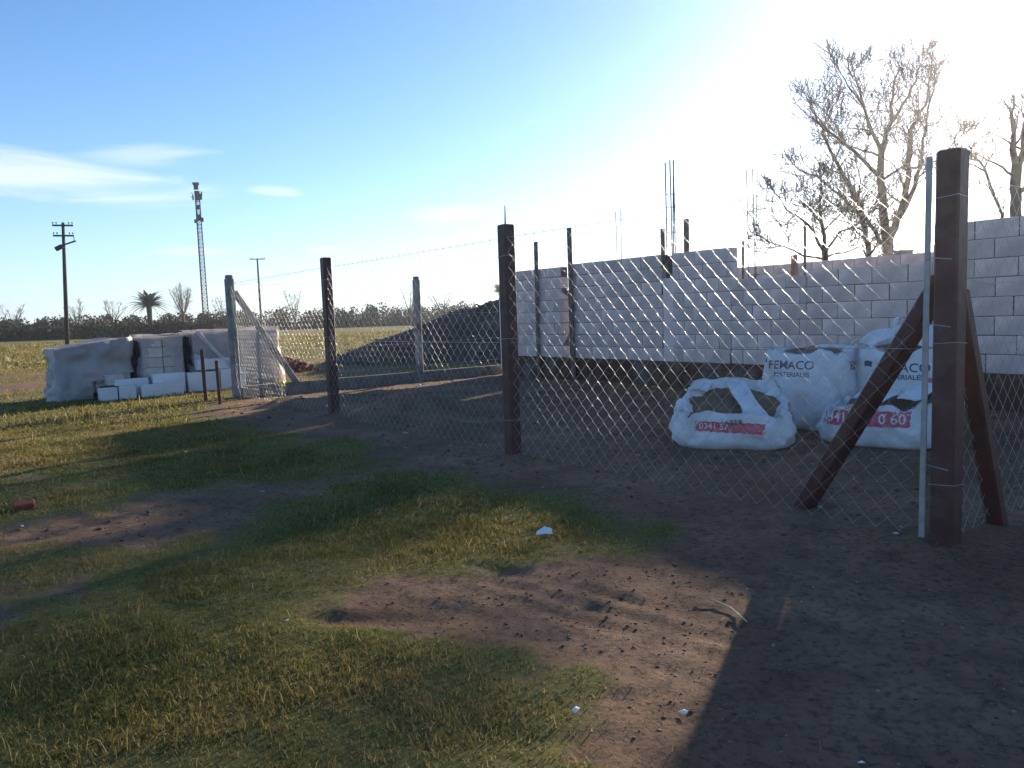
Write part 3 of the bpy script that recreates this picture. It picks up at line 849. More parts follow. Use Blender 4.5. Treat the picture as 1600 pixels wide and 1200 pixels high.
# ================================================================== wrapped pallets of blocks
ROW = Vector((-8.70, 14.80, 0))
def crumple(p, s_, seed): 
    return s_*(fbm(np.array([p[0]*3+seed]), np.array([p[2]*3+p[1]*2+seed*2]), 4)[0]-.5)
def pallet(off, w, h, rows, label, seed, film, grey=False, sag=0.0, shade_w=0.0):
    root = thing('block_pallet', label, 'pallet', ROW+V*off+Vector((0, 0, gz((ROW+V*off).x, (ROW+V*off).y))), ROT_SIDE, 'wrapped block pallets on the grass')
    r = random.Random(seed); D = 1.0
    # timber base
    for k in range(3):
        q = MB(); q.box((w/2, .12+.38*k, .05), (w, .10, .10)); q.build('runner', M['pallet'], root)
    for k in range(5):
        q = MB(); q.box((.06+(w-.12)*k/4, D/2, .112), (.10, D, .022)); q.build('deck_board', M['pallet'], root)
    bh = (h-(.24 if grey else .13))/rows; nb = 2
    for c in range(rows):
        for d_ in range(2):
            for k in range(nb):
                bw = w/nb
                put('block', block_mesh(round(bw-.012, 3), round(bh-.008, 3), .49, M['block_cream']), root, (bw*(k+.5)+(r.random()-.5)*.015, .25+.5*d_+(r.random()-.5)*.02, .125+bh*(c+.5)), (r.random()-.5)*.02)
    # stretch film or sheet: a crumpled skin over the stack
    q = MB(); nu, nv = 56, 22
    per = 2*(w+D)
    vs = []
    for j in range(nv+1):
        z = .02+(h+.015-.02)*j/nv
        for i in range(nu):
            s_ = per*i/nu
            if s_ < w: x, y, nx_, ny_ = s_, 0, 0, -1
            elif s_ < w+D: x, y, nx_, ny_ = w, s_-w, 1, 0
            elif s_ < 2*w+D: x, y, nx_, ny_ = w-(s_-w-D), D, 0, 1
            else: x, y, nx_, ny_ = 0, D-(s_-2*w-D), -1, 0
            flare = .03+.10*(1-j/nv)**2*(1 if grey else .3)
            g_ = flare+(.22 if grey else .09)*(abs(float(fbm(np.array([s_*2.3+seed*7]), np.array([z*2.0+seed]), 4)[0])-.5)*2.4-.2)+.02*sin(s_*9+z*4)
            zz = z*(1-(.13*(1-x/w)**2 if grey else 0))
            if j == nv: zz = (h+.03+.03*sin(s_*5+seed))*(1-(.13*(1-x/w)**2 if grey else 0))
            vs.append(Vector((x+nx_*max(g_, .012), y+ny_*max(g_, .012), zz)))
    fs = []
    for j in range(nv):
        for i in range(nu):
            i2 = (i+1) % nu
            s_ = per*(i+.5)/nu; z = h*j/nv
            if not film(s_/w if s_ < w else -1, z/h): continue
            fs.append((j*nu+i, j*nu+i2, (j+1)*nu+i2, (j+1)*nu+i))
    o_ = len(vs)
    for a in range(9):
        for b_ in range(9):
            x, y = w*a/8, D*b_/8
            vs.append(Vector((x, y, (h+.03+.05*(float(vnoise(x*3+seed, y*3))-.4)-sag*sin(pi*a/8))*(1-(.13*(1-x/w)**2 if grey else 0)))))
    for a in range(8):
        for b_ in range(8): fs.append((o_+a*9+b_, o_+(a+1)*9+b_, o_+(a+1)*9+b_+1, o_+a*9+b_+1))
    q.add(vs, fs)
    ob = q.build('plastic_wrap', M['film_grey'] if grey else M['film'], root, True)
    if shade_w:  # added wavy dark surface, painted shade filling the gap right of the stack
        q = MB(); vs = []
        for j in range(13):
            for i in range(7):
                vs.append(Vector((w-.02+shade_w*i/6+.10*(1-j/12)**2*(shade_w/.2), .02+.10*sin(pi*i/6)+.03*sin(j*1.3+i), h*(.22+.76*j/12)+.02*sin(i*2.0))))
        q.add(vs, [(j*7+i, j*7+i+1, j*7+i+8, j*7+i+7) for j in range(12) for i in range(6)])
        q.build('gap_shade_sheet', M['gap_shade'], root, True)
    return root
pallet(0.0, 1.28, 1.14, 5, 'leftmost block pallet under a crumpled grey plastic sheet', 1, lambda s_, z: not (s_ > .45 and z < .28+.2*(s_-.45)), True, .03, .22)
pallet(1.52, .80, 1.17, 5, 'second block pallet from the left with torn arched wrapping', 2, lambda s_, z: not (s_ >= 0 and ((s_-.38)**2/.13+(z-.1)**2/.62 < 1)), shade_w=.16)
pallet(2.52, .84, 1.22, 5, 'third block pallet from the left, beside the concrete corner post', 3, lambda s_, z: not (s_ >= 0 and z < .62-.35*s_))
pallet(3.50, .86, 1.24, 5, 'rightmost wrapped block pallet seen past the concrete corner post', 4, lambda s_, z: True)
# strap of torn film hanging between two pallets
q = MB(); p0 = Vector((2.62, -.06, 1.22)); p1 = Vector((3.40, -.35, .28))
for k in range(10):
    pass
pts = [p0.lerp(p1, t/10)+Vector((0, 0, -.05*sin(pi*t/10))) for t in range(11)]
q.tube(pts, [.05-.002*t for t in range(11)], 7)
st = q.build('torn_plastic_strip', make_mat('film_bright', (.7, .66, .62), (.55, .52, .5), .35, 8, transl=.3), None, True)
st.location = ROW+Vector((0, 0, .02)); st.rotation_euler = (0, 0, ROT_SIDE)
tag(st, 'twisted strip of torn plastic hanging diagonally off the third pallet', 'plastic strip')

# loose blocks in front of the pallets
def loose_block(s_, dpt, z, w, h, t, label, rz=0.0, tilt=0.0):
    p = ROW+V*s_-U*dpt
    o_ = put('loose_block', block_mesh(w, h, t, M['block_white']), None, (p.x, p.y, gz(p.x, p.y)+z+h/2), 0)
    o_.rotation_euler = (0, tilt, ROT_SIDE+rz)
    return tag(o_, label, 'block', 'loose white blocks before the pallets')
loose_block(.78, .42, .0, .30, .24, .25, 'short white block at the left end of the loose row', .05)
loose_block(1.12, .45, .0, .30, .24, .25, 'second short white block from the left of the loose row', -.12)
loose_block(1.75, .46, .0, .78, .24, .25, 'long white block lying frontmost in the middle of the loose row', -.05)
loose_block(1.25, .15, .02, .62, .34, .20, 'white block standing behind the short ones in the loose row', .03)
loose_block(1.95, .17, .02, .62, .40, .20, 'grey white block behind the frontmost long block', .02)
loose_block(2.62, .20, .0, .62, .40, .22, 'white block right of the middle in the loose row', -.03)
loose_block(3.22, .22, .0, .52, .44, .22, 'white block at the right end of the loose row, behind the stakes', .02)
loose_block(2.85, .16, .445, .66, .22, .22, 'white block resting on top at the right of the loose row', .03)
tp = ROW+V*.95-U*.12
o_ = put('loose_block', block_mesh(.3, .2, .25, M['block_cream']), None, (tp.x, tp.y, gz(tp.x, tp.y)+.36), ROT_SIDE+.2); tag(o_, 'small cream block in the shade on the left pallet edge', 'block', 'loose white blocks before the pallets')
q = MB(); q.box((0, 0, .12), (.42, .3, .24), None, .004)
o_ = q.build('timber_support', M['pallet']); o_.location = (tp.x, tp.y, gz(tp.x, tp.y)); o_.rotation_euler = (0, 0, ROT_SIDE+.2); tag(o_, 'dark timber support under the small cream block', 'timber')

# stakes
for (px, py, h, w, lb) in ((322, 626, .94, .065, 'taller dark wooden stake in the grass left of the concrete post'), (344, 631, .76, .055, 'shorter dark wooden stake nearest the concrete post')):
    p = at_ground(px, py); q = MB(); q.bar((0, 0, -.15), (-.015, 0, h), w, w, .006, up=Vector((0, 1, 0)))
    o_ = q.build('wooden_stake', M['post']); o_.location = (p.x, p.y, 0); o_.rotation_euler = (0, 0, .4); tag(o_, lb, 'stake', 'stakes by the concrete corner post')
p = at_ground(441, 633)
mk = thing('marker_stake', 'thin stake with round yellow cap at the foot of the concrete brace', 'marker', (p.x, p.y, gz(p.x, p.y)))
q = MB(); q.tube([(0, 0, -.1), (.01, 0, .22)], .012, 8); q.build('stick', M['straw'], mk)
q = MB(); q.tube([(.01, 0, .19), (.01, 0, .20), (.01, 0, .235), (.01, 0, .265), (.01, 0, .28)], [.02, .045, .055, .042, .015], 12); q.build('cap', M['yellow'], mk, True)

# brick heap
bp_ = at_ground(458, 580)
heap = thing('brick_heap', 'small heap of broken red bricks beside the rightmost pallet', 'bricks', (bp_.x, bp_.y, 0))
rr = random.Random(5)
bq = MB(); bq.box((0, 0, 0), (.24, .115, .06), None, .004); bme = bq.mesh('brick', M['brick'])
for k in range(42):
    rad_ = .55*sqrt(rr.random()); an = rr.random()*6.28
    z = .04+max(0, .42*(1-rad_/.6))*rr.random()
    put('brick', bme, heap, (rad_*cos(an)*1.2, rad_*sin(an), z), rot=((rr.random()-.5)*1.0, (rr.random()-.5)*1.0, rr.random()*3.1))

# ================================================================== earth heap beyond the plot
def mound(name, cx, cy, rx, ry, h, seed, label):
    n1, n2 = 90, 34; vs = [Vector((0, 0, h))]; fs = []
    for i in range(1, n2+1):
        for k in range(n1):
            t = 2*pi*k/n1; f_ = i/n2
            e = 1+.18*sin(2*t+seed)+.08*sin(5*t+seed*2)
            x, y = rx*f_*e*cos(t), ry*f_*e*sin(t)
            z = h*max(0, 1-f_**1.15)
            nn = float(fbm(np.array([x*1.1+seed]), np.array([y*1.1]), 5)[0])-.5
            z += (nn*.42*min(1, h)*(1-f_)**.4 if f_ < 1 else 0)
            vs.append(Vector((x, y, z-.04*(i == n2))))
    for k in range(n1): fs.append((0, 1+k, 1+(k+1) % n1))
    for i in range(n2-1):
        for k in range(n1):
            a0 = 1+i*n1+k; a1 = 1+i*n1+(k+1) % n1
            fs.append((a0, a0+n1, a1+n1, a1))
    q = MB(); q.add(vs, fs); o_ = q.build(name, M['mound'], None, True); o_.location = (cx, cy, 0)
    g2 = np.random.default_rng(3); pick = g2.integers(n1*3, len(vs), 2600)
    vx = np.array([vs[i][:] for i in pick]); vx[:, :2] += g2.normal(0, .12, (len(vx), 2))
    lm = lump_mesh('clods', [(vx[:, 0], vx[:, 1], .012+.05*g2.random(len(vx))**3, vx[:, 2])], M['clod'], [(.075, .06, .048), (.05, .04, .033), (.10, .085, .07)])
    stuff(put('clods', lm, o_))
    return tag(o_, label, 'earth heap')
mound('earth_heap', 1.0, 25.5, 5.9, 4.2, 2.25, 2.0, 'big dark heap of earth left of the block wall beyond the side fence')

# ================================================================== utility poles and mast
def utility_pole(p, h, label, arms, transformer=False, lean=0.0):
    t = thing('utility_pole', label, 'utility pole', (p[0], p[1], 0), 0.25, 'utility poles in the field')
    q = MB(); q.tube([(0, 0, -.3), (lean*.5, 0, h*.5), (lean, 0, h)], [.17, .145, .11], 10); q.build('pole', M['pole_wood'], t, True)
    for (z, L, yaw) in arms:
        q = MB(); c_, s_ = cos(yaw), sin(yaw)
        q.bar((lean-c_*L/2, -.15-s_*L/2, z), (lean+c_*L/2, -.15+s_*L/2, z), .11, .13, .01); arm = q.build('crossarm', M['pole_wood'], t)
        for f_ in (-.46, -.30, .30, .46):
            q = MB(); x = lean+c_*L*f_; y = -.15+s_*L*f_
            q.tube([(x, y, z+.05), (x, y, z+.14), (x, y, z+.16), (x, y, z+.24), (x, y, z+.27)], [.02, .02, .055, .06, .02], 8); q.build('insulator', M['tank'], arm)
    if transformer:
        z = h-1.75
        q = MB(); q.bar((lean-.35, -.2, z-.12), (lean+.85, -.2, z+.28), .10, .12, .01); br_ = q.build('bracket', M['pole_wood'], t)
        q = MB(); q.bar((lean-.12, -.2, z-.10), (lean-.62, -.3, z-.38), .34, .34, .05); q.build('switch_box', M['mast'], t)
        q = MB(); q.tube([(lean+.75, -.2, z+.25), (lean+.72, -.2, z+.75)], .03, 6); q.build('fuse', M['mast'], t)
    return t
pp = at(105, 540, 62)
utility_pole(pp, 9.75, 'dark wooden utility pole with three crossarms at far left', [(9.50, 1.45, .1), (8.70, 1.45, .1)], True, .45)
pp = at(408, 500, 110)
utility_pole(pp, 10.3, 'plain dark utility pole with a single crossarm behind the concrete post', [(10.2, 2.1, .0)], False, 0.0)

mp = at(320, 488, 150)
mast = thing('lattice_mast', 'tall dark lattice antenna mast rising behind the hedge', 'mast', (mp.x, mp.y, 0), .3)
Hm = 28.1; wb, wt = .66, .46
def mcorner(k, z):
    w_ = wb+(wt-wb)*z/Hm; a = 2*pi*k/3; return Vector((w_*cos(a)-0.0*z/Hm, w_*sin(a), z))
for k in range(3):
    q = MB(); q.tube([mcorner(k, 0), mcorner(k, Hm*.5), mcorner(k, Hm-1.5)], .10, 6); q.build('leg', M['mast'], mast)
q = MB(); nst = 36
for i in range(nst):
    z0, z1 = (Hm-2)*i/nst, (Hm-2)*(i+1)/nst
    for k in range(3):
        k2 = (k+1) % 3
        q.tube([mcorner(k, z0), mcorner(k2, z1)] if i % 2 else [mcorner(k2, z0), mcorner(k, z1)], .055, 4)
        q.tube([mcorner(k, z1), mcorner(k2, z1)], .05, 4)
lat = q.build('lattice', M['mast'], mast); stuff(lat)
top = Vector((0, 0, Hm))
def antenna(x, z, w, h, d, nm='panel_antenna'):
    q = MB(); q.box((top.x+x, -.2, z), (w, d, h), None, .03); q.build(nm, M['mast'], mast)
antenna(0, Hm-.2, 1.15, .4, 1.0, 'top_platform'); antenna(0, Hm-.75, .8, 1.0, .8); antenna(.05, Hm-2.4, .8, 1.7, .7); antenna(.65, Hm-2.6, .6, 1.1, .4); antenna(-.65, Hm-2.8, .26, .9, .3); antenna(.9, Hm-2.1, .25, .9, .25)
antenna(.12, Hm-6.5, .9, 1.1, .7); antenna(-.5, Hm-7.2, .45, .7, .3); antenna(.7, Hm-6.9, .5, .8, .3); antenna(.12, Hm-4.5, .7, .7, .6)
q = MB(); q.tube([(top.x-.85+.2*cos(t*.7), -.3, Hm-2.3-.42*sin(t*.5)) for t in range(-3, 5)], .06, 6); q.build('dish_arm', M['mast'], mast)

# ================================================================== trees
def bare_tree(name, label, base, limbs, seed, twig=1.0, depth=3, group=None, mat='bark'):
    """limbs: list of (points, r0, r1); side branches and twigs are grown from them"""
    r = random.Random(seed)
    t = thing(name, label, 'tree', base, 0, group)
    base = Vector(base)
    tr = MB(); cr = MB()
    def wiggle(pts, amt):
        out = [pts[0]]
        for a, b_ in zip(pts[:-1], pts[1:]):
            L = (b_-a).length
            n_ = max(1, int(L/(.35 if amt else 1)))
            for i in range(1, n_+1):
                p_ = a.lerp(b_, i/n_)
                if i < n_: p_ = p_+Vector((r.gauss(0, amt), r.gauss(0, amt), r.gauss(0, amt)))
                out.append(p_)
        return out
    def grow(p, d, L, rad0, lev):
        n_ = 4 if lev > 1 else 3
        pts = [p]; dd = d.copy()
        for i in range(n_):
            dd = (dd+Vector((r.gauss(0, .20), r.gauss(0, .20), r.gauss(0, .16)+.09))).normalized()
            pts.append(pts[-1]+dd*L/n_)
        rads = [rad0*(1-.75*i/n_) for i in range(n_+1)]
        (cr if lev < 3 else tr).tube(pts, [max(x, .013) for x in rads], 5 if lev > 1 else 3, False)
        if lev > 0:
            k = {3: 5, 2: 5, 1: 4}.get(lev, 3)
            for j in range(int(k*twig)):
                f_ = .2+.8*(j+r.random())/k
                i = min(n_-1, int(f_*n_)); q_ = pts[i].lerp(pts[i+1], min(1, f_*n_-i))
                ax = (pts[i+1]-pts[i]).normalized()
                side_ = ax.orthogonal().normalized(); side_.rotate(Matrix.Rotation(r.random()*6.28, 3, ax))
                nd = (ax*.75+side_*(.5+.5*r.random())+Vector((0, 0, .18))).normalized()
                grow(q_, nd, L*(.45+.35*r.random()), max(rads[i]*.55, .008), lev-1)
    for (pts, r0, r1) in limbs:
        pts = wiggle([Vector(p)-base for p in pts], .035)
        n_ = len(pts)
        rads = [r0+(r1-r0)*i/(n_-1) for i in range(n_)]
        tr.tube(pts, rads, 8)
        if r1 > .13: continue
        Lt = sum((b_-a).length for a, b_ in zip(pts[:-1], pts[1:]))
        cnt = int(Lt*2.4*twig)
        for j in range(cnt):
            f_ = .22+.78*(j+r.random())/cnt
            i = min(n_-2, int(f_*(n_-1)))
            ax = (pts[i+1]-pts[i]).normalized(); side_ = ax.orthogonal().normalized(); side_.rotate(Matrix.Rotation(r.random()*6.28, 3, ax))
            nd = (ax*.65+side_*(.6+.5*r.random())+Vector((0, 0, .2))).normalized()
            grow(pts[i], nd, (.7+1.3*r.random())*(1.2-.55*f_), max(.010, rads[i]*.42), min(depth-1, 2))
        for j in range(3):
            ax = (pts[-1]-pts[-2]).normalized()
            nd = (ax+Vector((r.gauss(0, .35), r.gauss(0, .35), r.gauss(0, .25)))).normalized()
            grow(pts[-1], nd, .35+.45*r.random(), r1*.8, min(depth-1, 2))
    tr.build('trunk', M[mat], t, True)
    if cr.v: cr.build('crown', M[mat], t)
    return t
def PX(Y, *pts): return [at(x, y, Y+(k[0] if k else 0)) for (x, y, *k) in pts]
T1 = 34.0
b1 = at(1388, 415, T1); b1.z = 0
bare_tree('bare_tree', 'big bare tree with forked trunk rising highest behind the low wall', b1,
    [([b1-Vector((0, 0, .3)), at(1388, 415, T1), at(1387, 378, T1)], .30, .24),
     (PX(T1, (1387, 380), (1379, 330), (1376, 275), (1377, 240)), .20, .15),
     (PX(T1, (1377, 242), (1393, 190, .4), (1396, 140, .8), (1404, 98, 1)), .12, .03),
     (PX(T1, (1395, 190, .4), (1420, 150, .6), (1437, 105, 1.0)), .08, .025),
     (PX(T1, (1377, 245), (1362, 205, -.5), (1347, 160, -.8), (1334, 112, -1)), .11, .025),
     (PX(T1, (1350, 165, -.8), (1325, 135, -1.2), (1312, 112, -1.4)), .05, .02),
     (PX(T1, (1374, 276), (1335, 236, -.6), (1295, 205, -1.2), (1264, 160, -1.6)), .10, .022),
     (PX(T1, (1376, 245), (1340, 232, .8), (1300, 222, 1.3)), .06, .02),
     (PX(T1, (1388, 378), (1408, 332, .3), (1420, 268, .6), (1421, 205, .8), (1446, 165, 1.2), (1456, 100, 1.5)), .19, .028),
     (PX(T1, (1408, 335, .3), (1430, 290, -.3), (1441, 235, -.6), (1448, 185, -.8), (1462, 130, -1)), .12, .025),
     (PX(T1, (1378, 282), (1408, 262, -.6), (1432, 262, -.9), (1470, 250, -1.2), (1500, 215, -1.4)), .06, .016),
     (PX(T1, (1384, 385), (1360, 352, -.4), (1322, 312, -1.0), (1275, 275, -1.4), (1244, 262, -1.7)), .10, .02)], 3)
T2 = 36.0
b2 = at(1358, 415, T2); b2.z = 0
bare_tree('bare_tree', 'slim bare tree leaning left just left of the big forked tree', b2,
    [([b2-Vector((0, 0, .3)), at(1358, 412, T2), at(1352, 358, T2), at(1338, 312, T2)], .15, .125),
     (PX(T2, (1338, 312), (1312, 262, .3), (1292, 222, .6), (1268, 165, .9)), .12, .025),
     (PX(T2, (1340, 318), (1345, 285, .5), (1338, 255, .9)), .06, .02),
     (PX(T2, (1350, 360), (1315, 345, -.6), (1285, 335, -1)), .05, .018)], 8)
T3 = 31.0
b3 = at(1290, 415, T3); b3.z = 0
bare_tree('bare_tree', 'small spreading bare tree with low branches left of the leaning one', b3,
    [([b3-Vector((0, 0, .3)), at(1290, 412, T3), at(1288, 385, T3)], .15, .135),
     (PX(T3, (1288, 388), (1284, 350), (1281, 315, .3), (1283, 285, .5)), .10, .022),
     (PX(T3, (1287, 392), (1264, 352, -.4), (1228, 327, -.8), (1212, 302, -1)), .07, .018),
     (PX(T3, (1290, 395), (1312, 362, .5), (1352, 345, .9), (1385, 340, 1.2)), .06, .018),
     (PX(T3, (1287, 360), (1318, 330, -.5), (1350, 325, -.8)), .045, .016),
     (PX(T3, (1290, 402), (1320, 395, -.5), (1358, 382, -.9)), .05, .016),
     (PX(T3, (1288, 405), (1255, 400, .5), (1225, 385, .9), (1192, 372, 1.2)), .055, .016)], 12, 1.1)
T4 = 27.0
b4 = at(1588, 345, T4); b4.z = 0
bare_tree('bare_tree', 'bare tree with cut stubby stems at the right edge of the photo', b4,
    [([b4-Vector((0, 0, .3)), at(1588, 345, T4), at(1586, 290, T4), at(1589, 258, T4)], .21, .17),
     (PX(T4, (1588, 262), (1582, 232), (1584, 205, .3), (1580, 178, .5)), .12, .06),
     (PX(T4, (1590, 262), (1600, 235), (1600, 205, -.3), (1604, 170, -.5)), .13, .06),
     (PX(T4, (1585, 275), (1555, 255, -.4), (1520, 240, -.8)), .055, .016),
     (PX(T4, (1592, 300), (1640, 262, .4), (1690, 215, .8)), .10, .02)], 20, .7)
b5 = at(1566, 345, T4+2); b5.z = 0
bare_tree('bare_tree', 'thin crooked bare sapling between the corner post and the cut tree', b5,
    [([b5-Vector((0, 0, .3)), at(1566, 335, T4+2), at(1550, 300, T4+2), at(1538, 262, T4+2)], .08, .05),
     (PX(T4+2, (1540, 268), (1522, 258), (1508, 255)), .04, .014)], 25, .7)

# hedge and scrub along the horizon: leaf clumps
def leaf_cloud(name, items, mat, palette, seed, size):
    """items: (x, y, z0, height, rx, n)"""
    g_ = np.random.default_rng(seed); Ps, Ts = [], []
    for (x, y, z0, h, rx, n_) in items:
        ph = g_.random(n_)*2*pi; rr_ = np.sqrt(g_.random(n_)); zz = g_.random(n_)
        env = np.sqrt(np.clip(1-(zz*1.02-.25)**2/1.0, .05, 1))*(1-.35*zz)
        X = x+np.cos(ph)*rr_*rx*env; Y = y+np.sin(ph)*rr_*rx*env; Z = z0+zz*h*(.8+.3*g_.random(n_))
        d1 = g_.normal(size=(n_, 3)); d1 /= np.linalg.norm(d1, axis=1)[:, None]
        d2 = g_.normal(size=(n_, 3)); d2 -= d1*(d1*d2).sum(1)[:, None]; d2 /= np.linalg.norm(d2, axis=1)[:, None]
        s_ = size*(.5+g_.random(n_))[:, None]
        c_ = np.stack([X, Y, Z], -1)
        Ps.append(np.stack([c_-d1*s_, c_+d1*s_*.6+d2*s_*.7, c_+d1*s_*.3-d2*s_*.8], 1))
        pal_ = np.array(palette); col = pal_[g_.integers(0, len(pal_))]*(.7+.6*g_.random((n_, 1)))
        Tt = np.ones((n_, 3, 4)); Tt[:, :, :3] = col[:, None]; Ts.append(Tt)
    P_ = np.concatenate(Ps).reshape(-1, 3); T_ = np.concatenate(Ts).reshape(-1, 4); m_ = len(P_)//3
    return np_mesh(name, P_, np.arange(m_*3), np.arange(m_)*3, np.full(m_, 3), mat, T_)
hr = random.Random(3)
items = []
x = -190
while x < 60:
    y = 128+(.10*(x+85))+hr.random()*10
    h = 3.0+.7*hr.random()+(.5 if hr.random() < .12 else 0)
    items.append((x, y, -.2, h, 1.7+1.4*hr.random(), 420)); items.append((x, y-3, -.2, h*.72, 2.6, 300)); x += .8+hr.random()*.7
x = -150
while x < -38:
    y = 101+(x+80)*.06+hr.random()*4
    items.append((x, y, -.2, 1.7+.9*hr.random(), 1.8+hr.random(), 320)); x += .8+hr.random()*.6
hd = stuff(put('hedge', leaf_cloud('hedge', items, M['leaf'], [(.030, .034, .014), (.042, .042, .018), (.05, .040, .022), (.075, .058, .034)], 5, .20)))
hd['label'] = 'dark scrubby hedge along the far edge of the field'; hd['category'] = 'hedge'

# single scrub trees standing above the hedge
SC = [(640, 470, 128, 6.0, 'thin bare crowned scrub tree above the hedge between the two near posts'), (460, 480, 128, 5.6, 'bare scrub tree above the hedge right of the plain pole'),
      (120, 492, 118, 4.9, 'small bare scrub tree above the hedge beside the far left pole'), (350, 485, 128, 5.2, 'low bare scrub tree above the hedge right of the lattice mast'),
      (690, 470, 134, 5.0, 'low bare scrub tree above the hedge left of the earth heap'), (175, 490, 120, 5.0, 'pale bare scrub tree above the hedge left of the palm'), (20, 498, 118, 4.6, 'low bare scrub tree at the far left end of the hedge')]
for k, (px, py, Y, h, lb) in enumerate(SC):
    p = at(px, py, Y); B = Vector((p.x, Y, 0)); r_ = random.Random(50+k)
    limbs = [([B, B+Vector((0, 0, h*.35))], .16, .14)]
    for j in range(6):
        an = r_.random()*6.28; sp = .35+.6*r_.random()
        limbs.append(([B+Vector((0, 0, h*.3)), B+Vector((cos(an)*sp*h*.2, sin(an)*sp*h*.2, h*.6)), B+Vector((cos(an)*sp*h*.42, sin(an)*sp*h*.42, h*(.8+.25*r_.random())))], .08, .03))
    bare_tree('scrub_tree', lb, B, limbs, 60+k, .7, 2, 'scrub trees along the hedge')
# pale poplar
Y = 126.0; p = at(286, 485, Y); B = Vector((p.x, Y, 0))
limbs = [([B, B+Vector((0, 0, 3.0))], .2, .16)]
for j in range(9):
    an = j*.7; s_ = .25+.1*(j % 3)
    limbs.append(([B+Vector((0, 0, 2.6)), B+Vector((cos(an)*s_*2.2, sin(an)*s_*2.2, 4.6)), B+Vector((cos(an)*s_*3.8, sin(an)*s_*3.8, 6.3+.35*(j % 4)))], .09, .035))
M['bark_pale'] = make_mat('bark_pale', (.22, .18, .13), (.15, .125, .09), .95, 6)
bare_tree('poplar_tree', 'slim pale upright poplar between the palm and the lattice mast', B, limbs, 77, 1.1, 2, None, 'bark_pale')

# palms
def frond_mesh(L, name):
    q = MB(); n_ = 14
    spine = [Vector((L*i/n_*cos(.0), 0, L*(.30*(i/n_)-.55*(i/n_)**2.2))) for i in range(n_+1)]
    q.tube(spine, [.05*(1-.8*i/n_) for i in range(n_+1)], 4)
    for i in range(1, n_+1):
        for sd in (-1, 1):
            for k in range(2):
                b_ = spine[i-1].lerp(spine[i], k*.5)
                w_ = .62*sin(pi*min(1, (i+k*.5)/n_*.9+.1))*L/3
                tip = b_+Vector((.25*w_, sd*w_, -.28*w_))
                q.add([b_+Vector((-.05, 0, 0)), b_+Vector((.05, 0, .01)), tip], [(0, 1, 2)])
    return q.mesh(name, M['palm'])
def palm(px, py, Y, h, L, n_, label, seed):
    c_ = at(px, py, Y); r_ = random.Random(seed)
    t = thing('palm_tree', label, 'palm', (c_.x, c_.y, 0), 0, 'palms beyond the hedge')
    q = MB(); q.tube([(0, 0, -.2), (0, 0, h*.5), (0, 0, h)], [.42, .36, .40], 12); q.build('trunk', M['bark'], t, True)
    fm = frond_mesh(L, 'frond')
    for k in range(n_):
        lv = k/n_
        put('frond', fm, t, (0, 0, h), rot=(0, -(1.15-1.45*lv)+r_.gauss(0, .08), k*2.399+r_.gauss(0, .1)))
palm(233, 482, 118, 4.4, 3.1, 44, 'feathery palm standing above the hedge left of the lattice mast', 1)
palm(783, 462, 128, 4.9, 2.2, 30, 'small palm tip showing above the earth heap by the wall end', 2)

# ================================================================== litter
p = at_ground(850, 836); q = MB()
q.add([(-.05, -.02, .004), (.0, -.03, .012), (.055, -.015, .004), (.05, .03, .03), (.005, .025, .045), (-.045, .03, .012), (.06, .05, .008)], [(0, 1, 4, 5), (1, 2, 3, 4), (3, 6, 4)])
o_ = q.build('paper_scrap', M['paper']); o_.location = (p.x, p.y, gz(p.x, p.y)+.012); tag(o_, 'crumpled white paper scrap on the grass before the fence', 'litter')
m_ = o_.modifiers.new('thick', 'SOLIDIFY'); m_.thickness = .002
p0, p1, p2 = at_ground(1093, 933), at_ground(1140, 946), at_ground(1167, 968)
q = MB(); q.tube([Vector((a.x, a.y, gz(a.x, a.y)+.014)) for a in (p0, p0.lerp(p1, .5)+Vector((.01, .01, 0)), p1, p2)], [.004, .005, .004, .003], 6)
o_ = q.build('dry_stalk', M['straw']); tag(o_, 'thin pale dry stalk lying on bare soil at right', 'stalk')
p = at_ground(38, 795); q = MB(); q.box((0, 0, .025), (.15, .09, .06), Matrix.Rotation(.3, 3, 'X'), .012)
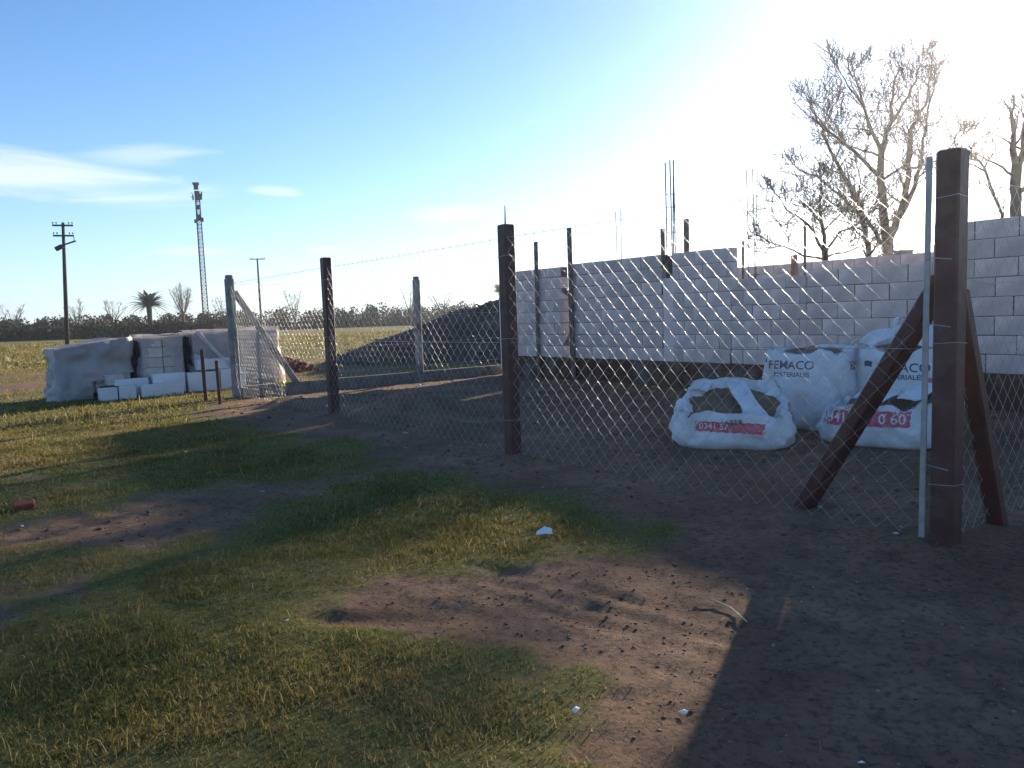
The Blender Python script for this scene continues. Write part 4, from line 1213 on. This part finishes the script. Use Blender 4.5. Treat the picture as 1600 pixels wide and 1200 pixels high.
o_ = q.build('brick_fragment', M['brick']); o_.location = (p.x, p.y, gz(p.x, p.y)); o_.rotation_euler = (0, 0, .7); tag(o_, 'broken orange brick piece in the grass at far left', 'brick')
rr = random.Random(9)
LIT = [(290, 706, .6, 'tiny pale chip on the sunlit strip of grass at left'), (35, 822, .7, 'tiny pale chip in the grass below the orange brick piece'),
       (900, 1115, .8, 'pale chip on the bare soil at bottom centre, leftmost of two'), (1068, 1112, .9, 'pale chip on the bare soil at bottom centre, rightmost of two'),
       (448, 974, .5, 'tiny pale chip in the sunlit grass at lower left'), (512, 638, .8, 'pale chip on the soil just left of the second red brown post'),
       (560, 604, 1, 'pale scrap by the plinth right of the second red brown post'), (655, 603, .9, 'pale scrap on the soil below the middle concrete post'),
       (1400, 840, 1.0, 'flat pale scrap by the foot of the tension bar'), (1346, 1188, .6, 'tiny pale chip on the dark soil at bottom right')]
for k, (px, py, s_, lb) in enumerate(LIT):
    p = at_ground(px, py); q = MB(); s_ *= .020*max(1, (p.y/5))
    q.add([(-s_, -s_*.6, .0), (s_, -s_*.5, .2*s_), (s_*.8, s_*.6, .5*s_), (-s_*.7, s_*.7, .15*s_), (0, 0, .6*s_)], [(0, 1, 4), (1, 2, 4), (2, 3, 4), (3, 0, 4), (3, 2, 1, 0)])
    o_ = q.build('pale_chip', M['paper'] if k % 2 else M['block_white']); o_.location = (p.x, p.y, gz(p.x, p.y)+.008); o_.rotation_euler = (0, 0, rr.random()*6)
    tag(o_, lb, 'litter', 'pale chips on the ground')

# ================================================================== haze
hzm = bpy.data.materials.new('haze_air'); hzm.use_nodes = True
hn = hzm.node_tree.nodes; hn.clear()
ho = hn.new('ShaderNodeOutputMaterial'); hv = hn.new('ShaderNodeVolumePrincipled')
hv.inputs['Color'].default_value = (.95, .96, 1.0, 1); hv.inputs['Density'].default_value = 0.0005; hv.inputs['Anisotropy'].default_value = 0.74
hzm.node_tree.links.new(hv.outputs[0], ho.inputs['Volume'])
q = MB(); q.box((0, 0, 20), (1900, 1900, 44))
stuff(q.build('haze', hzm))
